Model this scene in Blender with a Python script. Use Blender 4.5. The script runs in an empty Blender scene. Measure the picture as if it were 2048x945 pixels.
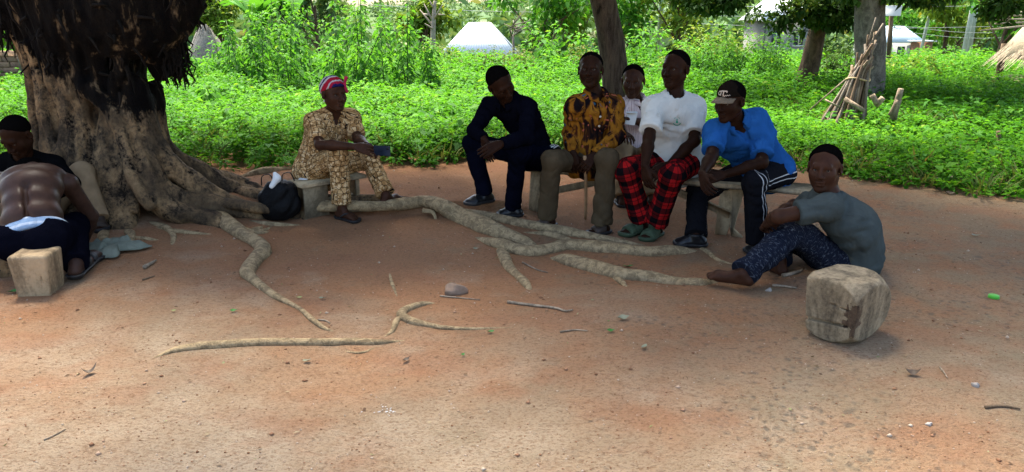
import bpy, math, random, time
import numpy as np
from mathutils import Vector, Matrix
from mathutils.bvhtree import BVHTree
T0 = time.time()
random.seed(7); RNG = np.random.default_rng(7)
R = math.radians
SC = bpy.context.scene
COL = SC.collection
# ------------------------------------------------------------------ camera
CAMZ, PITCH, FPX = 1.6, 16.6, 1500.0
cam_d = bpy.data.cameras.new('camera'); cam = bpy.data.objects.new('camera', cam_d); COL.objects.link(cam)
cam.location = (0, 0, CAMZ); cam.rotation_euler = (R(90 - PITCH), 0, 0)
cam_d.sensor_width = 36; cam_d.lens = FPX / 2048 * 36; cam_d.clip_end = 3000; cam_d.clip_start = .05
SC.camera = cam
# ------------------------------------------------------------------ light
SUN_EL, SUN_AZ = 60, 338           # azimuth clockwise from +Y
w = bpy.data.worlds.new('World'); SC.world = w; w.use_nodes = True
nt = w.node_tree; nt.nodes.clear()
sky = nt.nodes.new('ShaderNodeTexSky'); sky.sky_type = 'NISHITA'; sky.sun_disc = False
sky.sun_elevation = R(SUN_EL); sky.sun_rotation = R(SUN_AZ); sky.dust_density = 2.8; sky.air_density = 1.0; sky.ozone_density = .6
bg = nt.nodes.new('ShaderNodeBackground'); bg.inputs[1].default_value = .15
wo = nt.nodes.new('ShaderNodeOutputWorld'); nt.links.new(sky.outputs[0], bg.inputs[0]); nt.links.new(bg.outputs[0], wo.inputs[0])
sun_d = bpy.data.lights.new('sun', 'SUN'); sun_d.energy = 5.0; sun_d.angle = R(18); sun_d.color = (1, .94, .82)
sun = bpy.data.objects.new('sun', sun_d); COL.objects.link(sun)
sv = Vector((math.sin(R(SUN_AZ)) * math.cos(R(SUN_EL)), math.cos(R(SUN_AZ)) * math.cos(R(SUN_EL)), math.sin(R(SUN_EL))))
sun.rotation_euler = sv.to_track_quat('Z', 'Y').to_euler()
SC.view_settings.view_transform = 'Standard'; SC.view_settings.look = 'None'
SC.view_settings.exposure = 1.92; SC.view_settings.gamma = 1
SC.view_settings.use_curve_mapping = False
SC.cycles.max_bounces = 6; SC.cycles.diffuse_bounces = 3; SC.cycles.glossy_bounces = 2; SC.cycles.transmission_bounces = 4
SC.cycles.transparent_max_bounces = 4; SC.cycles.caustics_reflective = False; SC.cycles.caustics_refractive = False
# ------------------------------------------------------------------ photo pixel -> place
_s, _c = math.sin(R(PITCH)), math.cos(R(PITCH))
def ray(px, py):
    u = (px - 1024) / FPX; v = -(py - 472.5) / FPX
    return np.array([u, _c + v * _s, -_s + v * _c])
def A(px, py, D):
    d = ray(px, py); return np.array([0, 0, CAMZ]) + d * (D / d[1])
def sstep(a, b, x):
    t = np.clip((x - a) / (b - a), 0, 1); return t * t * (3 - 2 * t)
def vn2(x, y, seed=0):
    x = np.asarray(x, float); y = np.asarray(y, float)
    xi = np.floor(x).astype(np.int64); yi = np.floor(y).astype(np.int64); fx = x - xi; fy = y - yi
    fx = fx * fx * (3 - 2 * fx); fy = fy * fy * (3 - 2 * fy)
    def h(a, b):
        n = (a * 374761393 + b * 668265263 + seed * 974711) & 0x7fffffff
        n = ((n ^ (n >> 13)) * 1274126177) & 0x7fffffff
        return ((n ^ (n >> 16)) & 0xffff) / 65535.0 * 2 - 1
    return (h(xi, yi) * (1 - fx) + h(xi + 1, yi) * fx) * (1 - fy) + (h(xi, yi + 1) * (1 - fx) + h(xi + 1, yi + 1) * fx) * fy
TRX, TRY = -3.40, 6.16
def gh(x, y):
    x = np.asarray(x, float); y = np.asarray(y, float)
    z = .10 * np.exp(-(((x - TRX) ** 2 + (y - TRY) ** 2) / 1.7))
    z = z + .075 * sstep(6.02, 6.14, y + .05 * np.sin(x * 5)) * sstep(9.5, 8.3, y) * sstep(-2.75, -2.3, x) * sstep(.35, -.15, x)
    z = z - .055 * np.exp(-((x - .75) / 1.15) ** 2 - ((y - 4.85) / .5) ** 2)
    edge = 4.05 + .28 * (x - .1) + .08 * np.sin(3 * x)
    z = z + .045 * sstep(edge + .12, edge - .15, y) * sstep(-.3, .7, x) * sstep(2.0, 3.2, y)
    near = sstep(14, 9, y) * sstep(-2, 1, y)
    z = z + near * (.018 * vn2(x * 1.3, y * 1.3, 1) + .007 * vn2(x * 4, y * 4, 2) + .0035 * vn2(x * 11, y * 11, 3))
    z = z + sstep(9, 20, y) * .06 * vn2(x * .3, y * .3, 4)
    z = z - 3.2 * sstep(18, 52, y)
    rr = np.sqrt(x * x + y * y)
    z = z + sstep(110, 420, rr) * sstep(-50, 60, y) * (6.5 + 2.5 * vn2(x * .006 + 3, y * .006, 5) + 4 * np.exp(-((x - 60) / 90) ** 2))
    return z
def G(px, py, h=0.0):
    d = ray(px, py); D = 5.0
    for _ in range(12):
        p = np.array([0, 0, CAMZ]) + d * (D / d[1])
        D = (CAMZ - float(gh(p[0], p[1])) - h) / (-d[2] / d[1])
        D = min(max(D, .5), 200)
    return np.array([0, 0, CAMZ]) + d * (D / d[1])
def norm(v):
    v = np.asarray(v, float); return v / (np.linalg.norm(v) + 1e-12)
# ------------------------------------------------------------------ materials
def newmat(name):
    m = bpy.data.materials.new(name); m.use_nodes = True; n = m.node_tree.nodes; n.clear()
    out = n.new('ShaderNodeOutputMaterial'); return m, m.node_tree, out
class NT:
    """tiny node-graph helper"""
    def __init__(s, name):
        s.m, s.t, s.out = newmat(name)
    def n(s, typ, ins=None, **kw):
        nd = s.t.nodes.new(typ)
        for k, v in kw.items(): setattr(nd, k, v)
        for k, v in (ins or {}).items(): s.put(nd.inputs[k], v)
        return nd
    def put(s, sock, v):
        if isinstance(v, bpy.types.NodeSocket): s.t.links.new(v, sock)
        elif isinstance(v, bpy.types.Node): s.t.links.new(v.outputs[0], sock)
        else:
            if isinstance(v, (tuple, list)) and len(v) == 3 and sock.type == 'RGBA': v = (*v, 1)
            sock.default_value = v
    def co(s, kind='Object'): return s.n('ShaderNodeTexCoord').outputs[kind]
    def attr(s, name, out='Vector'): return s.n('ShaderNodeAttribute', attribute_name=name).outputs[out]
    def scale(s, vec, sc):
        return s.n('ShaderNodeMapping', {'Vector': vec, 'Scale': sc if isinstance(sc, tuple) else (sc, sc, sc)}).outputs[0]
    def noise(s, vec, scale, detail=3, rough=.55, out='Fac', dist=0):
        return s.n('ShaderNodeTexNoise', {'Vector': vec, 'Scale': scale, 'Detail': detail, 'Roughness': rough, 'Distortion': dist}).outputs[out]
    def math(s, op, a, b=0.0, c=0.0):
        return s.n('ShaderNodeMath', {0: a, 1: b, 2: c}, operation=op).outputs[0]
    def ramp(s, fac, stops, interp='LINEAR'):
        nd = s.n('ShaderNodeValToRGB', {0: fac}); cr = nd.color_ramp; cr.interpolation = interp
        while len(cr.elements) < len(stops): cr.elements.new(.5)
        for e, (p, c) in zip(cr.elements, stops):
            e.position = p; e.color = (*c, 1) if isinstance(c, tuple) else (c, c, c, 1)
        return nd.outputs[0]
    def mix(s, fac, a, b, mode='MIX'):
        nd = s.n('ShaderNodeMix', data_type='RGBA', blend_type=mode)
        s.put(nd.inputs[0], fac); s.put(nd.inputs[6], a); s.put(nd.inputs[7], b); return nd.outputs[2]
    def bump(s, h, strength=.5, dist=.01, nrm=None):
        nd = s.n('ShaderNodeBump', {'Height': h, 'Strength': strength, 'Distance': dist})
        if nrm is not None: s.put(nd.inputs['Normal'], nrm)
        return nd.outputs[0]
    def bsdf(s, col, rough=.8, spec=.3, nrm=None, **kw):
        nd = s.n('ShaderNodeBsdfPrincipled', {'Base Color': col, 'Roughness': rough, 'Specular IOR Level': spec})
        if nrm is not None: s.put(nd.inputs['Normal'], nrm)
        for k, v in kw.items(): s.put(nd.inputs[k.replace('_', ' ')], v)
        s.t.links.new(nd.outputs[0], s.out.inputs[0]); return nd
    def surf(s, sh): s.t.links.new(sh.outputs[0] if isinstance(sh, bpy.types.Node) else sh, s.out.inputs[0]); return s.m
def mul(c, f): return tuple(max(0, x * f) for x in c)
def m_plain(name, c, rough=.7, spec=.3, var=.25, sc=12, bump=.15, metallic=0.0):
    g = NT(name); co = g.co()
    f = g.noise(co, sc, 5); col = g.mix(g.ramp(f, [(.3, 0.0), (.7, 1.0)]), mul(c, 1 - var), mul(c, 1 + var))
    g.bsdf(col, rough, spec, g.bump(g.noise(co, sc * 6, 4), bump, .01), Metallic=metallic); return g.m
def m_cloth(name, c, var=.2, rough=.9, stain=None, sheen=.0):
    g = NT(name); fb = g.attr('fab'); co = g.co()
    f = g.noise(co, 9, 5); col = g.mix(g.ramp(f, [(.3, 0.0), (.7, 1.0)]), mul(c, 1 - var), mul(c, 1 + var))
    if stain is not None:
        sf = g.ramp(g.noise(co, 16, 4, .6), [(.60, 0.0), (.72, 1.0)]); col = g.mix(g.math('MULTIPLY', sf, .6), col, stain)
    weave = g.noise(g.scale(fb, (160, 160, 160)), 1, 2)
    fold = g.noise(g.scale(co, (11, 11, 5)), 1, 3, .5, dist=1.2)
    nrm = g.bump(weave, .12, .003, g.bump(fold, .55, .03))
    g.bsdf(col, rough, 0.0, nrm, Sheen_Weight=sheen); return g.m
def m_skin(name, c, spec=0.0):
    g = NT(name); co = g.co()
    f = g.noise(co, 14, 5); col = g.mix(g.ramp(f, [(.3, 0.0), (.7, 1.0)]), mul(c, .72), mul(c, 1.25))
    nrm = g.bump(g.noise(co, 190, 3), .10, .003, g.bump(g.noise(co, 26, 3), .12, .012))
    g.bsdf(col, g.ramp(g.noise(co, 30, 3), [(.3, .36), (.7, .5)]), spec, nrm); return g.m
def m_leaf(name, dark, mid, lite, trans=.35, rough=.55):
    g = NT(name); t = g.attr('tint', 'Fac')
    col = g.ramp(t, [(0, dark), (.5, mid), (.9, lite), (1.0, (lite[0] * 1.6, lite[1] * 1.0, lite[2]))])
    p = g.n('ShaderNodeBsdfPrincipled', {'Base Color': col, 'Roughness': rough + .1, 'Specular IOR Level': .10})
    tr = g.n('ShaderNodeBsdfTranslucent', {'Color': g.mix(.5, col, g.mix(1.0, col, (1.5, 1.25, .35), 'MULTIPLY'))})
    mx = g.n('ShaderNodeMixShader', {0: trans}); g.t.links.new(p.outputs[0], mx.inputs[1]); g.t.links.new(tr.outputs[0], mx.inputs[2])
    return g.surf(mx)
def m_bark(name, dark, lite, sc=7, stretch=.25, bump=.9, moss=None):
    g = NT(name); co = g.co(); v = g.scale(co, (1, 1, stretch))
    n1 = g.noise(v, sc, 8, .65, dist=.6); n2 = g.noise(co, sc * 6, 5, .7)
    f = g.math('ADD', g.math('MULTIPLY', n1, .7), g.math('MULTIPLY', n2, .3))
    col = g.ramp(f, [(.36, dark), (.47, mul(lite, .62)), (.56, lite), (.75, mul(lite, 1.25))])
    if moss: col = g.mix(g.ramp(g.noise(co, 2.2, 4), [(.52, 0.0), (.66, .8)]), col, moss)
    g.bsdf(col, .92, .15, g.bump(f, bump, .035)); return g.m
# ------------------------------------------------------------------ meshes and tags
def link(o, parent=None):
    COL.objects.link(o)
    if parent is not None: o.parent = parent; o.matrix_parent_inverse = Matrix.Translation(-Vector(parent.location)) if parent.type == 'EMPTY' or parent.location.length else Matrix()
    return o
def mesh_np(name, V, F, mat, parent=None, smooth=True, attrs=None, mats=None, mi=None):
    """V (n,3); F (m,3|4) int array or a list of arrays"""
    Fs = [np.asarray(f, np.int32) for f in (F if isinstance(F, list) else [F]) if len(f)]
    V = np.asarray(V, np.float32); me = bpy.data.meshes.new(name); me.vertices.add(len(V)); me.vertices.foreach_set('co', V.ravel())
    nl = sum(f.size for f in Fs); nf = sum(len(f) for f in Fs)
    me.loops.add(nl); me.polygons.add(nf)
    me.loops.foreach_set('vertex_index', np.concatenate([f.ravel() for f in Fs]))
    tot = np.concatenate([np.full(len(f), f.shape[1], np.int32) for f in Fs]); st = np.concatenate([[0], np.cumsum(tot)[:-1]]).astype(np.int32)
    me.polygons.foreach_set('loop_start', st); me.polygons.foreach_set('loop_total', tot)
    for m in (mats or [mat]): me.materials.append(m)
    if mi is not None: me.polygons.foreach_set('material_index', np.asarray(mi, np.int32))
    me.update(calc_edges=True)
    if smooth: me.polygons.foreach_set('use_smooth', np.ones(nf, bool))
    for k, a in (attrs or {}).items():
        a = np.asarray(a, np.float32)
        if a.ndim == 1: at = me.attributes.new(k, 'FLOAT', 'POINT'); at.data.foreach_set('value', a)
        else: at = me.attributes.new(k, 'FLOAT_VECTOR', 'POINT'); at.data.foreach_set('vector', a.ravel())
    o = bpy.data.objects.new(name, me); return link(o, parent)
def tag(o, label, cat, group=None, kind=None):
    o['label'] = label; o['category'] = cat
    if group: o['group'] = group
    if kind: o['kind'] = kind
    return o
def thing(name, label, cat, loc, group=None):
    o = bpy.data.objects.new(name, None); o.location = Vector(loc); o.empty_display_size = .1; COL.objects.link(o)
    return tag(o, label, cat, group)
class MB:
    """collects boxes / tubes in world space"""
    def __init__(s): s.V = []; s.F4 = []; s.F3 = []; s.k = 0
    def raw(s, V, F4=(), F3=()):
        V = np.asarray(V, float); s.V.append(V)
        if len(F4): s.F4.append(np.asarray(F4) + s.k)
        if len(F3): s.F3.append(np.asarray(F3) + s.k)
        s.k += len(V)
    def box(s, c, half, rot=None, jit=0.0, bev=.0):
        c = np.asarray(c, float); h = np.asarray(half, float)
        q = np.array([[x, y, z] for x in (-1, 1) for y in (-1, 1) for z in (-1, 1)], float)
        if bev <= 0:
            V = q * h
            F = [[0, 1, 3, 2], [4, 6, 7, 5], [0, 4, 5, 1], [2, 3, 7, 6], [0, 2, 6, 4], [1, 5, 7, 3]]; F3 = []
        else:
            V = []; idx = {}
            for i, qq in enumerate(q):
                for a in range(3):
                    v = qq * (h - bev); v[a] = qq[a] * h[a]; idx[i, a] = len(V); V.append(v)
            V = np.array(V); F = []; F3 = []
            fq = [[0, 1, 3, 2], [4, 6, 7, 5], [0, 4, 5, 1], [2, 3, 7, 6], [0, 2, 6, 4], [1, 5, 7, 3]]; fa = [0, 0, 1, 1, 2, 2]
            for f, a in zip(fq, fa): F.append([idx[i, a] for i in f])
            for i in range(8):
                sgn = q[i].prod(); t = [idx[i, 0], idx[i, 1], idx[i, 2]]; F3.append(t if sgn > 0 else t[::-1])
            for i in range(8):
                for a in range(3):
                    j = i | (4 >> a)
                    if j != i:
                        b, c2 = [k for k in range(3) if k != a]; F.append([idx[i, b], idx[j, b], idx[j, c2], idx[i, c2]])
        if jit: V = V + RNG.uniform(-jit, jit, V.shape)
        if rot is not None: V = V @ np.asarray(rot, float).T
        s.raw(V + c, F, F3); return s
    def bar(s, a, b, w, t, up=(0, 0, 1), jit=0.0, bev=.004):
        a = np.asarray(a, float); b = np.asarray(b, float); d = norm(b - a); x = norm(np.cross(d, up)); y = np.cross(x, d)
        return s.box((a + b) / 2, (w / 2, np.linalg.norm(b - a) / 2, t / 2), np.stack([x, d, y], 1), jit, bev)
    def tube(s, pts, rad, n=8, lump=0.0, cap=True, res=0, squash=1.0, seed=0):
        P = np.asarray(pts, float); r = np.broadcast_to(np.asarray(rad, float), (len(P),)).copy()
        if res: P, r = spline(P, r, res)
        m = len(P); Tn = np.gradient(P, axis=0); Tn /= np.linalg.norm(Tn, axis=1)[:, None] + 1e-9
        ref = np.array([0, 0, 1.0]) if abs(Tn[0][2]) < .9 else np.array([1.0, 0, 0])
        Vs = []
        x = norm(np.cross(ref, Tn[0]))
        for i in range(m):
            x = norm(x - Tn[i] * np.dot(x, Tn[i])); y = np.cross(Tn[i], x)
            a = np.arange(n) / n * 2 * np.pi
            rr = np.full(n, r[i])
            if lump: rr = rr * (1 + lump * vn2(np.cos(a) * 1.1 + i * .11 + seed * 7.7, np.sin(a) * 1.1 + i * .07, seed + 3) + lump * .45 * vn2(np.cos(a) * 3 + i * .29, np.sin(a) * 3 + seed, seed + 9) + lump * .12 * RNG.uniform(-1, 1, n))
            Vs.append(P[i] + np.cos(a)[:, None] * rr[:, None] * x + np.sin(a)[:, None] * rr[:, None] * y * squash)
        V = np.concatenate(Vs); i0 = np.arange(m - 1)[:, None] * n + np.arange(n)[None]; i1 = np.arange(m - 1)[:, None] * n + (np.arange(n)[None] + 1) % n
        F = np.stack([i0, i1, i1 + n, i0 + n], -1).reshape(-1, 4); F3 = []
        if cap:
            V = np.concatenate([V, P[:1], P[-1:]]); k = m * n; j = np.arange(n)
            F3 = np.concatenate([np.stack([np.full(n, k), (j + 1) % n, j], 1), np.stack([np.full(n, k + 1), (m - 1) * n + j, (m - 1) * n + (j + 1) % n], 1)])
        s.raw(V, F, F3); return s
    def build(s, name, mat, parent=None, smooth=False, attrs=None):
        F = ([np.concatenate(s.F4)] if s.F4 else []) + ([np.concatenate(s.F3)] if s.F3 else [])
        return mesh_np(name, np.concatenate(s.V), F, mat, parent, smooth, attrs)
def spline(P, r, res):
    P = np.asarray(P, float); Q = np.concatenate([[2 * P[0] - P[1]], P, [2 * P[-1] - P[-2]]]); rq = np.concatenate([[r[0]], r, [r[-1]]])
    out = []; ro = []
    for i in range(len(P) - 1):
        p0, p1, p2, p3 = Q[i:i + 4]
        for t in np.arange(res) / res:
            out.append(.5 * (2 * p1 + (p2 - p0) * t + (2 * p0 - 5 * p1 + 4 * p2 - p3) * t * t + (3 * p1 - p0 - 3 * p2 + p3) * t ** 3)); ro.append(rq[i + 1] * (1 - t) + rq[i + 2] * t)
    out.append(P[-1]); ro.append(r[-1]); return np.array(out), np.array(ro)
def leafarr(P, D, N, L, W, droop=.15, cup=.12):
    """diamond leaves: P base, D direction, N up-ish normal -> V, F"""
    D = D / (np.linalg.norm(D, axis=1)[:, None] + 1e-9); S = np.cross(D, N); S /= np.linalg.norm(S, axis=1)[:, None] + 1e-9; U = np.cross(S, D)
    L = L[:, None]; W = W[:, None]
    v0 = P; v1 = P + D * L * .42 + S * W * .5 + U * W * cup; v2 = P + D * L - U * L * droop; v3 = P + D * L * .42 - S * W * .5 + U * W * cup
    V = np.stack([v0, v1, v2, v3], 1).reshape(-1, 3); F = np.arange(len(P) * 4).reshape(-1, 4); return V, F
def rdir(n, up=0.0):
    v = RNG.normal(size=(n, 3)); v[:, 2] += up; return v / np.linalg.norm(v, axis=1)[:, None]
# ------------------------------------------------------------------ distance-field modelling
class Vol:
    def __init__(s, lo, hi, h):
        s.lo = np.asarray(lo, float); s.h = h; s.n = np.ceil((np.asarray(hi, float) - s.lo) / h).astype(int) + 2
        s.D = np.full(s.n, 1.0, np.float32)
    def blk(s, lo, hi):
        a = np.clip(np.floor((lo - s.lo) / s.h).astype(int), 0, s.n - 1); b = np.clip(np.ceil((hi - s.lo) / s.h).astype(int) + 1, 1, s.n)
        if np.any(b <= a): return None, None
        sl = tuple(slice(i, j) for i, j in zip(a, b))
        ax = [(s.lo[k] + np.arange(a[k], b[k]) * s.h).astype(np.float32) for k in range(3)]
        return sl, (ax[0][:, None, None], ax[1][None, :, None], ax[2][None, None, :])
    def op(s, prim, k=.02, mode='u', g=0.0):
        lo, hi = bbox(prim); m = k + g + 2.5 * s.h
        sl, X = s.blk(lo - m, hi + m)
        if sl is None: return s
        d = dist(prim, X) - g; D = s.D[sl]
        if mode == 'u': q = np.maximum(k - np.abs(D - d), 0) / k; s.D[sl] = np.minimum(D, d) - q * q * k * .25
        else: q = np.maximum(k - np.abs(D + d), 0) / k; s.D[sl] = np.maximum(D, -d) + q * q * k * .25
        return s
    def all(s): return s.blk(s.lo, s.lo + s.n * s.h)[1]
    def cut(s, p, nrm):
        """remove everything on the +nrm side of the plane"""
        X = s.all(); nrm = norm(nrm); d = (X[0] - p[0]) * nrm[0] + (X[1] - p[1]) * nrm[1] + (X[2] - p[2]) * nrm[2]
        s.D = np.maximum(s.D, d.astype(np.float32)); return s
    def mesh(s):
        D = s.D; S = D < 0; n = np.array(D.shape)
        cnt = np.zeros(n - 1, np.int8); cs = [(i, j, k) for i in (0, 1) for j in (0, 1) for k in (0, 1)]
        for i, j, k in cs: cnt += S[i:n[0] - 1 + i, j:n[1] - 1 + j, k:n[2] - 1 + k]
        mixed = (cnt > 0) & (cnt < 8); idx = np.argwhere(mixed); vid = np.full(mixed.shape, -1, np.int32); vid[mixed] = np.arange(len(idx))
        acc = np.zeros((len(idx), 3)); wt = np.zeros(len(idx))
        for a in cs:
            for ax in range(3):
                if a[ax]: continue
                b = list(a); b[ax] = 1
                da = D[idx[:, 0] + a[0], idx[:, 1] + a[1], idx[:, 2] + a[2]]; db = D[idx[:, 0] + b[0], idx[:, 1] + b[1], idx[:, 2] + b[2]]
                cr = (da < 0) != (db < 0); t = np.where(cr, da / np.where(cr, da - db, 1), 0)
                for q in range(3): acc[:, q] += cr * (a[q] + (t if q == ax else 0))
                wt += cr
        V = s.lo + (idx + acc / wt[:, None]) * s.h; Fs = []
        for ax in range(3):
            o = [q for q in range(3) if q != ax]
            sl0 = [slice(1, -1)] * 3; sl1 = [slice(1, -1)] * 3; sl0[ax] = slice(0, -1); sl1[ax] = slice(1, None)
            A0 = S[tuple(sl0)]; A1 = S[tuple(sl1)]; e = np.argwhere(A0 != A1)
            if not len(e): continue
            ins = A0[tuple(e.T)]; c = e.copy(); c[:, o[0]] += 1; c[:, o[1]] += 1
            q = []
            for (i, j) in ((-1, -1), (0, -1), (0, 0), (-1, 0)):
                cc = c.copy(); cc[:, o[0]] += i; cc[:, o[1]] += j; q.append(vid[tuple(cc.T)])
            q = np.stack(q, 1); fl = ins if ax != 1 else ~ins
            q[~fl] = q[~fl][:, ::-1]; Fs.append(q)
        F = np.concatenate(Fs) if Fs else np.zeros((0, 4), int); F = F[(F >= 0).all(1)]
        return V, F
def rc(a, b, ra, rb): return ('c', np.asarray(a, float), np.asarray(b, float), float(ra), float(rb))
def el(c, r, M=None): return ('e', np.asarray(c, float), np.asarray(r, float), np.eye(3) if M is None else np.asarray(M, float))   # M columns = axes
def bbox(p):
    if p[0] == 'c': return np.minimum(p[1] - p[3], p[2] - p[4]), np.maximum(p[1] + p[3], p[2] + p[4])
    e = np.sqrt((p[3] ** 2 * p[2][None, :] ** 2).sum(1)); return p[1] - e, p[1] + e
def dist(p, X):
    if p[0] == 'c':
        a, b, ra, rb = p[1:]; ba = (b - a).astype(np.float32); L = float((ba * ba).sum()) + 1e-12
        x, y, z = X[0] - np.float32(a[0]), X[1] - np.float32(a[1]), X[2] - np.float32(a[2])
        t = np.clip((x * ba[0] + y * ba[1] + z * ba[2]) / np.float32(L), 0, 1)
        return np.sqrt((x - t * ba[0]) ** 2 + (y - t * ba[1]) ** 2 + (z - t * ba[2]) ** 2) - (np.float32(ra) + t * np.float32(rb - ra))
    c, r, M = p[1:]; x, y, z = X[0] - np.float32(c[0]), X[1] - np.float32(c[1]), X[2] - np.float32(c[2]); M = M.astype(np.float32); r = r.astype(np.float32)
    q = [x * M[0, i] + y * M[1, i] + z * M[2, i] for i in range(3)]
    k0 = np.sqrt(sum((q[i] / r[i]) ** 2 for i in range(3))); k1 = np.sqrt(sum((q[i] / r[i] ** 2) ** 2 for i in range(3))) + 1e-6
    return k0 * (k0 - 1) / k1
def volfor(prims, h, pad=.05):
    bs = [bbox(p) for p in prims]; return Vol(np.min([b[0] for b in bs], 0) - pad, np.max([b[1] for b in bs], 0) + pad, h)
def sdfmesh(prims, h, k=.02, pad=.05):
    v = volfor(prims, h, pad)
    for p in prims: v.op(p, k)
    return v
def box_sdf(v, c, half, M, rnd=.01, k=.01, mode='u'):
    c = np.asarray(c, float); half = np.asarray(half, float); M = np.asarray(M, float)
    e = (np.abs(M) * half[None, :]).sum(1); m = k + rnd + 3 * v.h; sl, X = v.blk(c - e - m, c + e + m)
    x, y, z = X[0] - c[0], X[1] - c[1], X[2] - c[2]
    q = [np.abs(x * M[0, i] + y * M[1, i] + z * M[2, i]) - (half[i] - rnd) for i in range(3)]
    d = (np.sqrt(sum(np.maximum(a, 0) ** 2 for a in q)) + np.minimum(np.maximum(q[0], np.maximum(q[1], q[2])), 0) - rnd).astype(np.float32)
    D = v.D[sl]
    if mode == 'u': t = np.maximum(k - np.abs(D - d), 0) / k; v.D[sl] = np.minimum(D, d) - t * t * k * .25
    else: t = np.maximum(k - np.abs(D + d), 0) / k; v.D[sl] = np.maximum(D, -d) + t * t * k * .25
    return v
# ------------------------------------------------------------------ ground
def m_ground():
    g = NT('trodden_laterite'); co = g.co('Object'); sp = g.n('ShaderNodeSeparateXYZ', {0: co})
    big = g.noise(co, .7, 5, .62); mid = g.noise(co, 2.6, 6, .65); fine = g.noise(g.scale(co, (1, 1.5, 1)), 46, 6, .72); grit = g.noise(co, 170, 4, .75); clod = g.noise(g.scale(co, (1, 1.7, 1)), 105, 3, .6)
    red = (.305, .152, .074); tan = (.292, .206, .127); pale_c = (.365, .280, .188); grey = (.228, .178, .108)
    # tan and paler towards the near left, redder farther back
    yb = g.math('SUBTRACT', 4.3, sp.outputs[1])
    col = g.mix(g.ramp(g.math('ADD', g.math('MULTIPLY', yb, .30), g.math('MULTIPLY', g.math('SUBTRACT', big, .5), 2.2)), [(.0, 0.0), (.5, 1.0)]), red, tan)
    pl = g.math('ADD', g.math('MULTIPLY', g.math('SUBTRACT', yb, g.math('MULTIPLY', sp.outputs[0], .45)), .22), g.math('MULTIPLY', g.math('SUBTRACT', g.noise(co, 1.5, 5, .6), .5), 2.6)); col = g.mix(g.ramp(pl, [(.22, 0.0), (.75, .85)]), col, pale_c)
    gr = g.math('ADD', g.math('MULTIPLY', sp.outputs[0], .16), g.math('MULTIPLY', g.math('SUBTRACT', mid, .5), 3.0)); col = g.mix(g.math('MULTIPLY', g.ramp(gr, [(.15, 0.0), (.7, 1.0)]), .7), col, grey)
    redp = g.ramp(g.noise(g.scale(co, (1, 1.6, 1)), 1.3, 5, .65), [(.5, 0.0), (.62, 1.0)]); col = g.mix(g.math('MULTIPLY', redp, .45), col, (.27, .122, .062))
    col = g.mix(g.ramp(fine, [(.34, .7), (.52, 0.0)]), col, mul(red, .5)); col = g.mix(g.ramp(clod, [(.30, .75), (.42, 0.0)]), col, (.05, .027, .018)); col = g.mix(g.ramp(grit, [(.58, 0.0), (.74, .65)]), col, (.42, .33, .25))
    pits = g.n('ShaderNodeTexVoronoi', {'Vector': g.mix(.06, co, g.noise(co, 9, 3, out='Color')), 'Scale': 24.0}, feature='SMOOTH_F1')
    pm = g.math('MULTIPLY', g.ramp(g.noise(co, 1.2, 3), [(.45, 0.0), (.58, 1.0)]), g.ramp(sp.outputs[0], [(.0, 0.0), (.6, 1.0)])); hp = g.math('MULTIPLY', g.ramp(pits.outputs[0], [(.12, 0.0), (.42, 1.0)]), pm); col = g.mix(g.math('MULTIPLY', g.ramp(pits.outputs[0], [(.15, 1.0), (.3, 0.0)]), g.math('MULTIPLY', pm, .55)), col, (.085, .075, .058))
    h = g.math('ADD', g.math('ADD', g.math('MULTIPLY', fine, .6), g.math('MULTIPLY', clod, .45)), g.math('ADD', g.math('MULTIPLY', hp, .45), g.math('MULTIPLY', grit, .2)))
    nrm = g.bump(h, 1.0, .022, g.bump(mid, .6, .06))
    # beyond the yard: leaf litter and soil under the weeds
    yd = g.n('ShaderNodeMapRange', {0: sp.outputs[1], 1: 8.0, 2: 9.5}); col = g.mix(yd.outputs[0], col, g.mix(mid, (.05, .055, .02), (.09, .085, .035)))
    far = g.n('ShaderNodeMapRange', {0: sp.outputs[1], 1: 30.0, 2: 60.0}); col = g.mix(far.outputs[0], col, g.mix(mid, (.045, .09, .02), (.07, .11, .03)))
    g.bsdf(col, .95, .12, nrm); return g.m
def axis(lo, hi, step, out, n):
    core = np.arange(lo, hi + 1e-6, step); t = np.geomspace(step, out, n); a = lo - np.cumsum(np.diff(np.concatenate([[0], t]))); b = hi + np.cumsum(np.diff(np.concatenate([[0], t])))
    return np.concatenate([a[::-1], core, b])
xs = axis(-5.6, 5.6, .036, 900, 55); ys = axis(1.8, 9.0, .036, 900, 60); XX, YY = np.meshgrid(xs, ys, indexing='ij'); nx, ny = XX.shape
Vg = np.stack([XX, YY, gh(XX, YY)], -1).reshape(-1, 3); ii = np.arange(nx - 1)[:, None] * ny + np.arange(ny - 1)[None]
go = mesh_np('ground', Vg, np.stack([ii, ii + ny, ii + ny + 1, ii + 1], -1).reshape(-1, 4), m_ground()); go['kind'] = 'structure'
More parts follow.
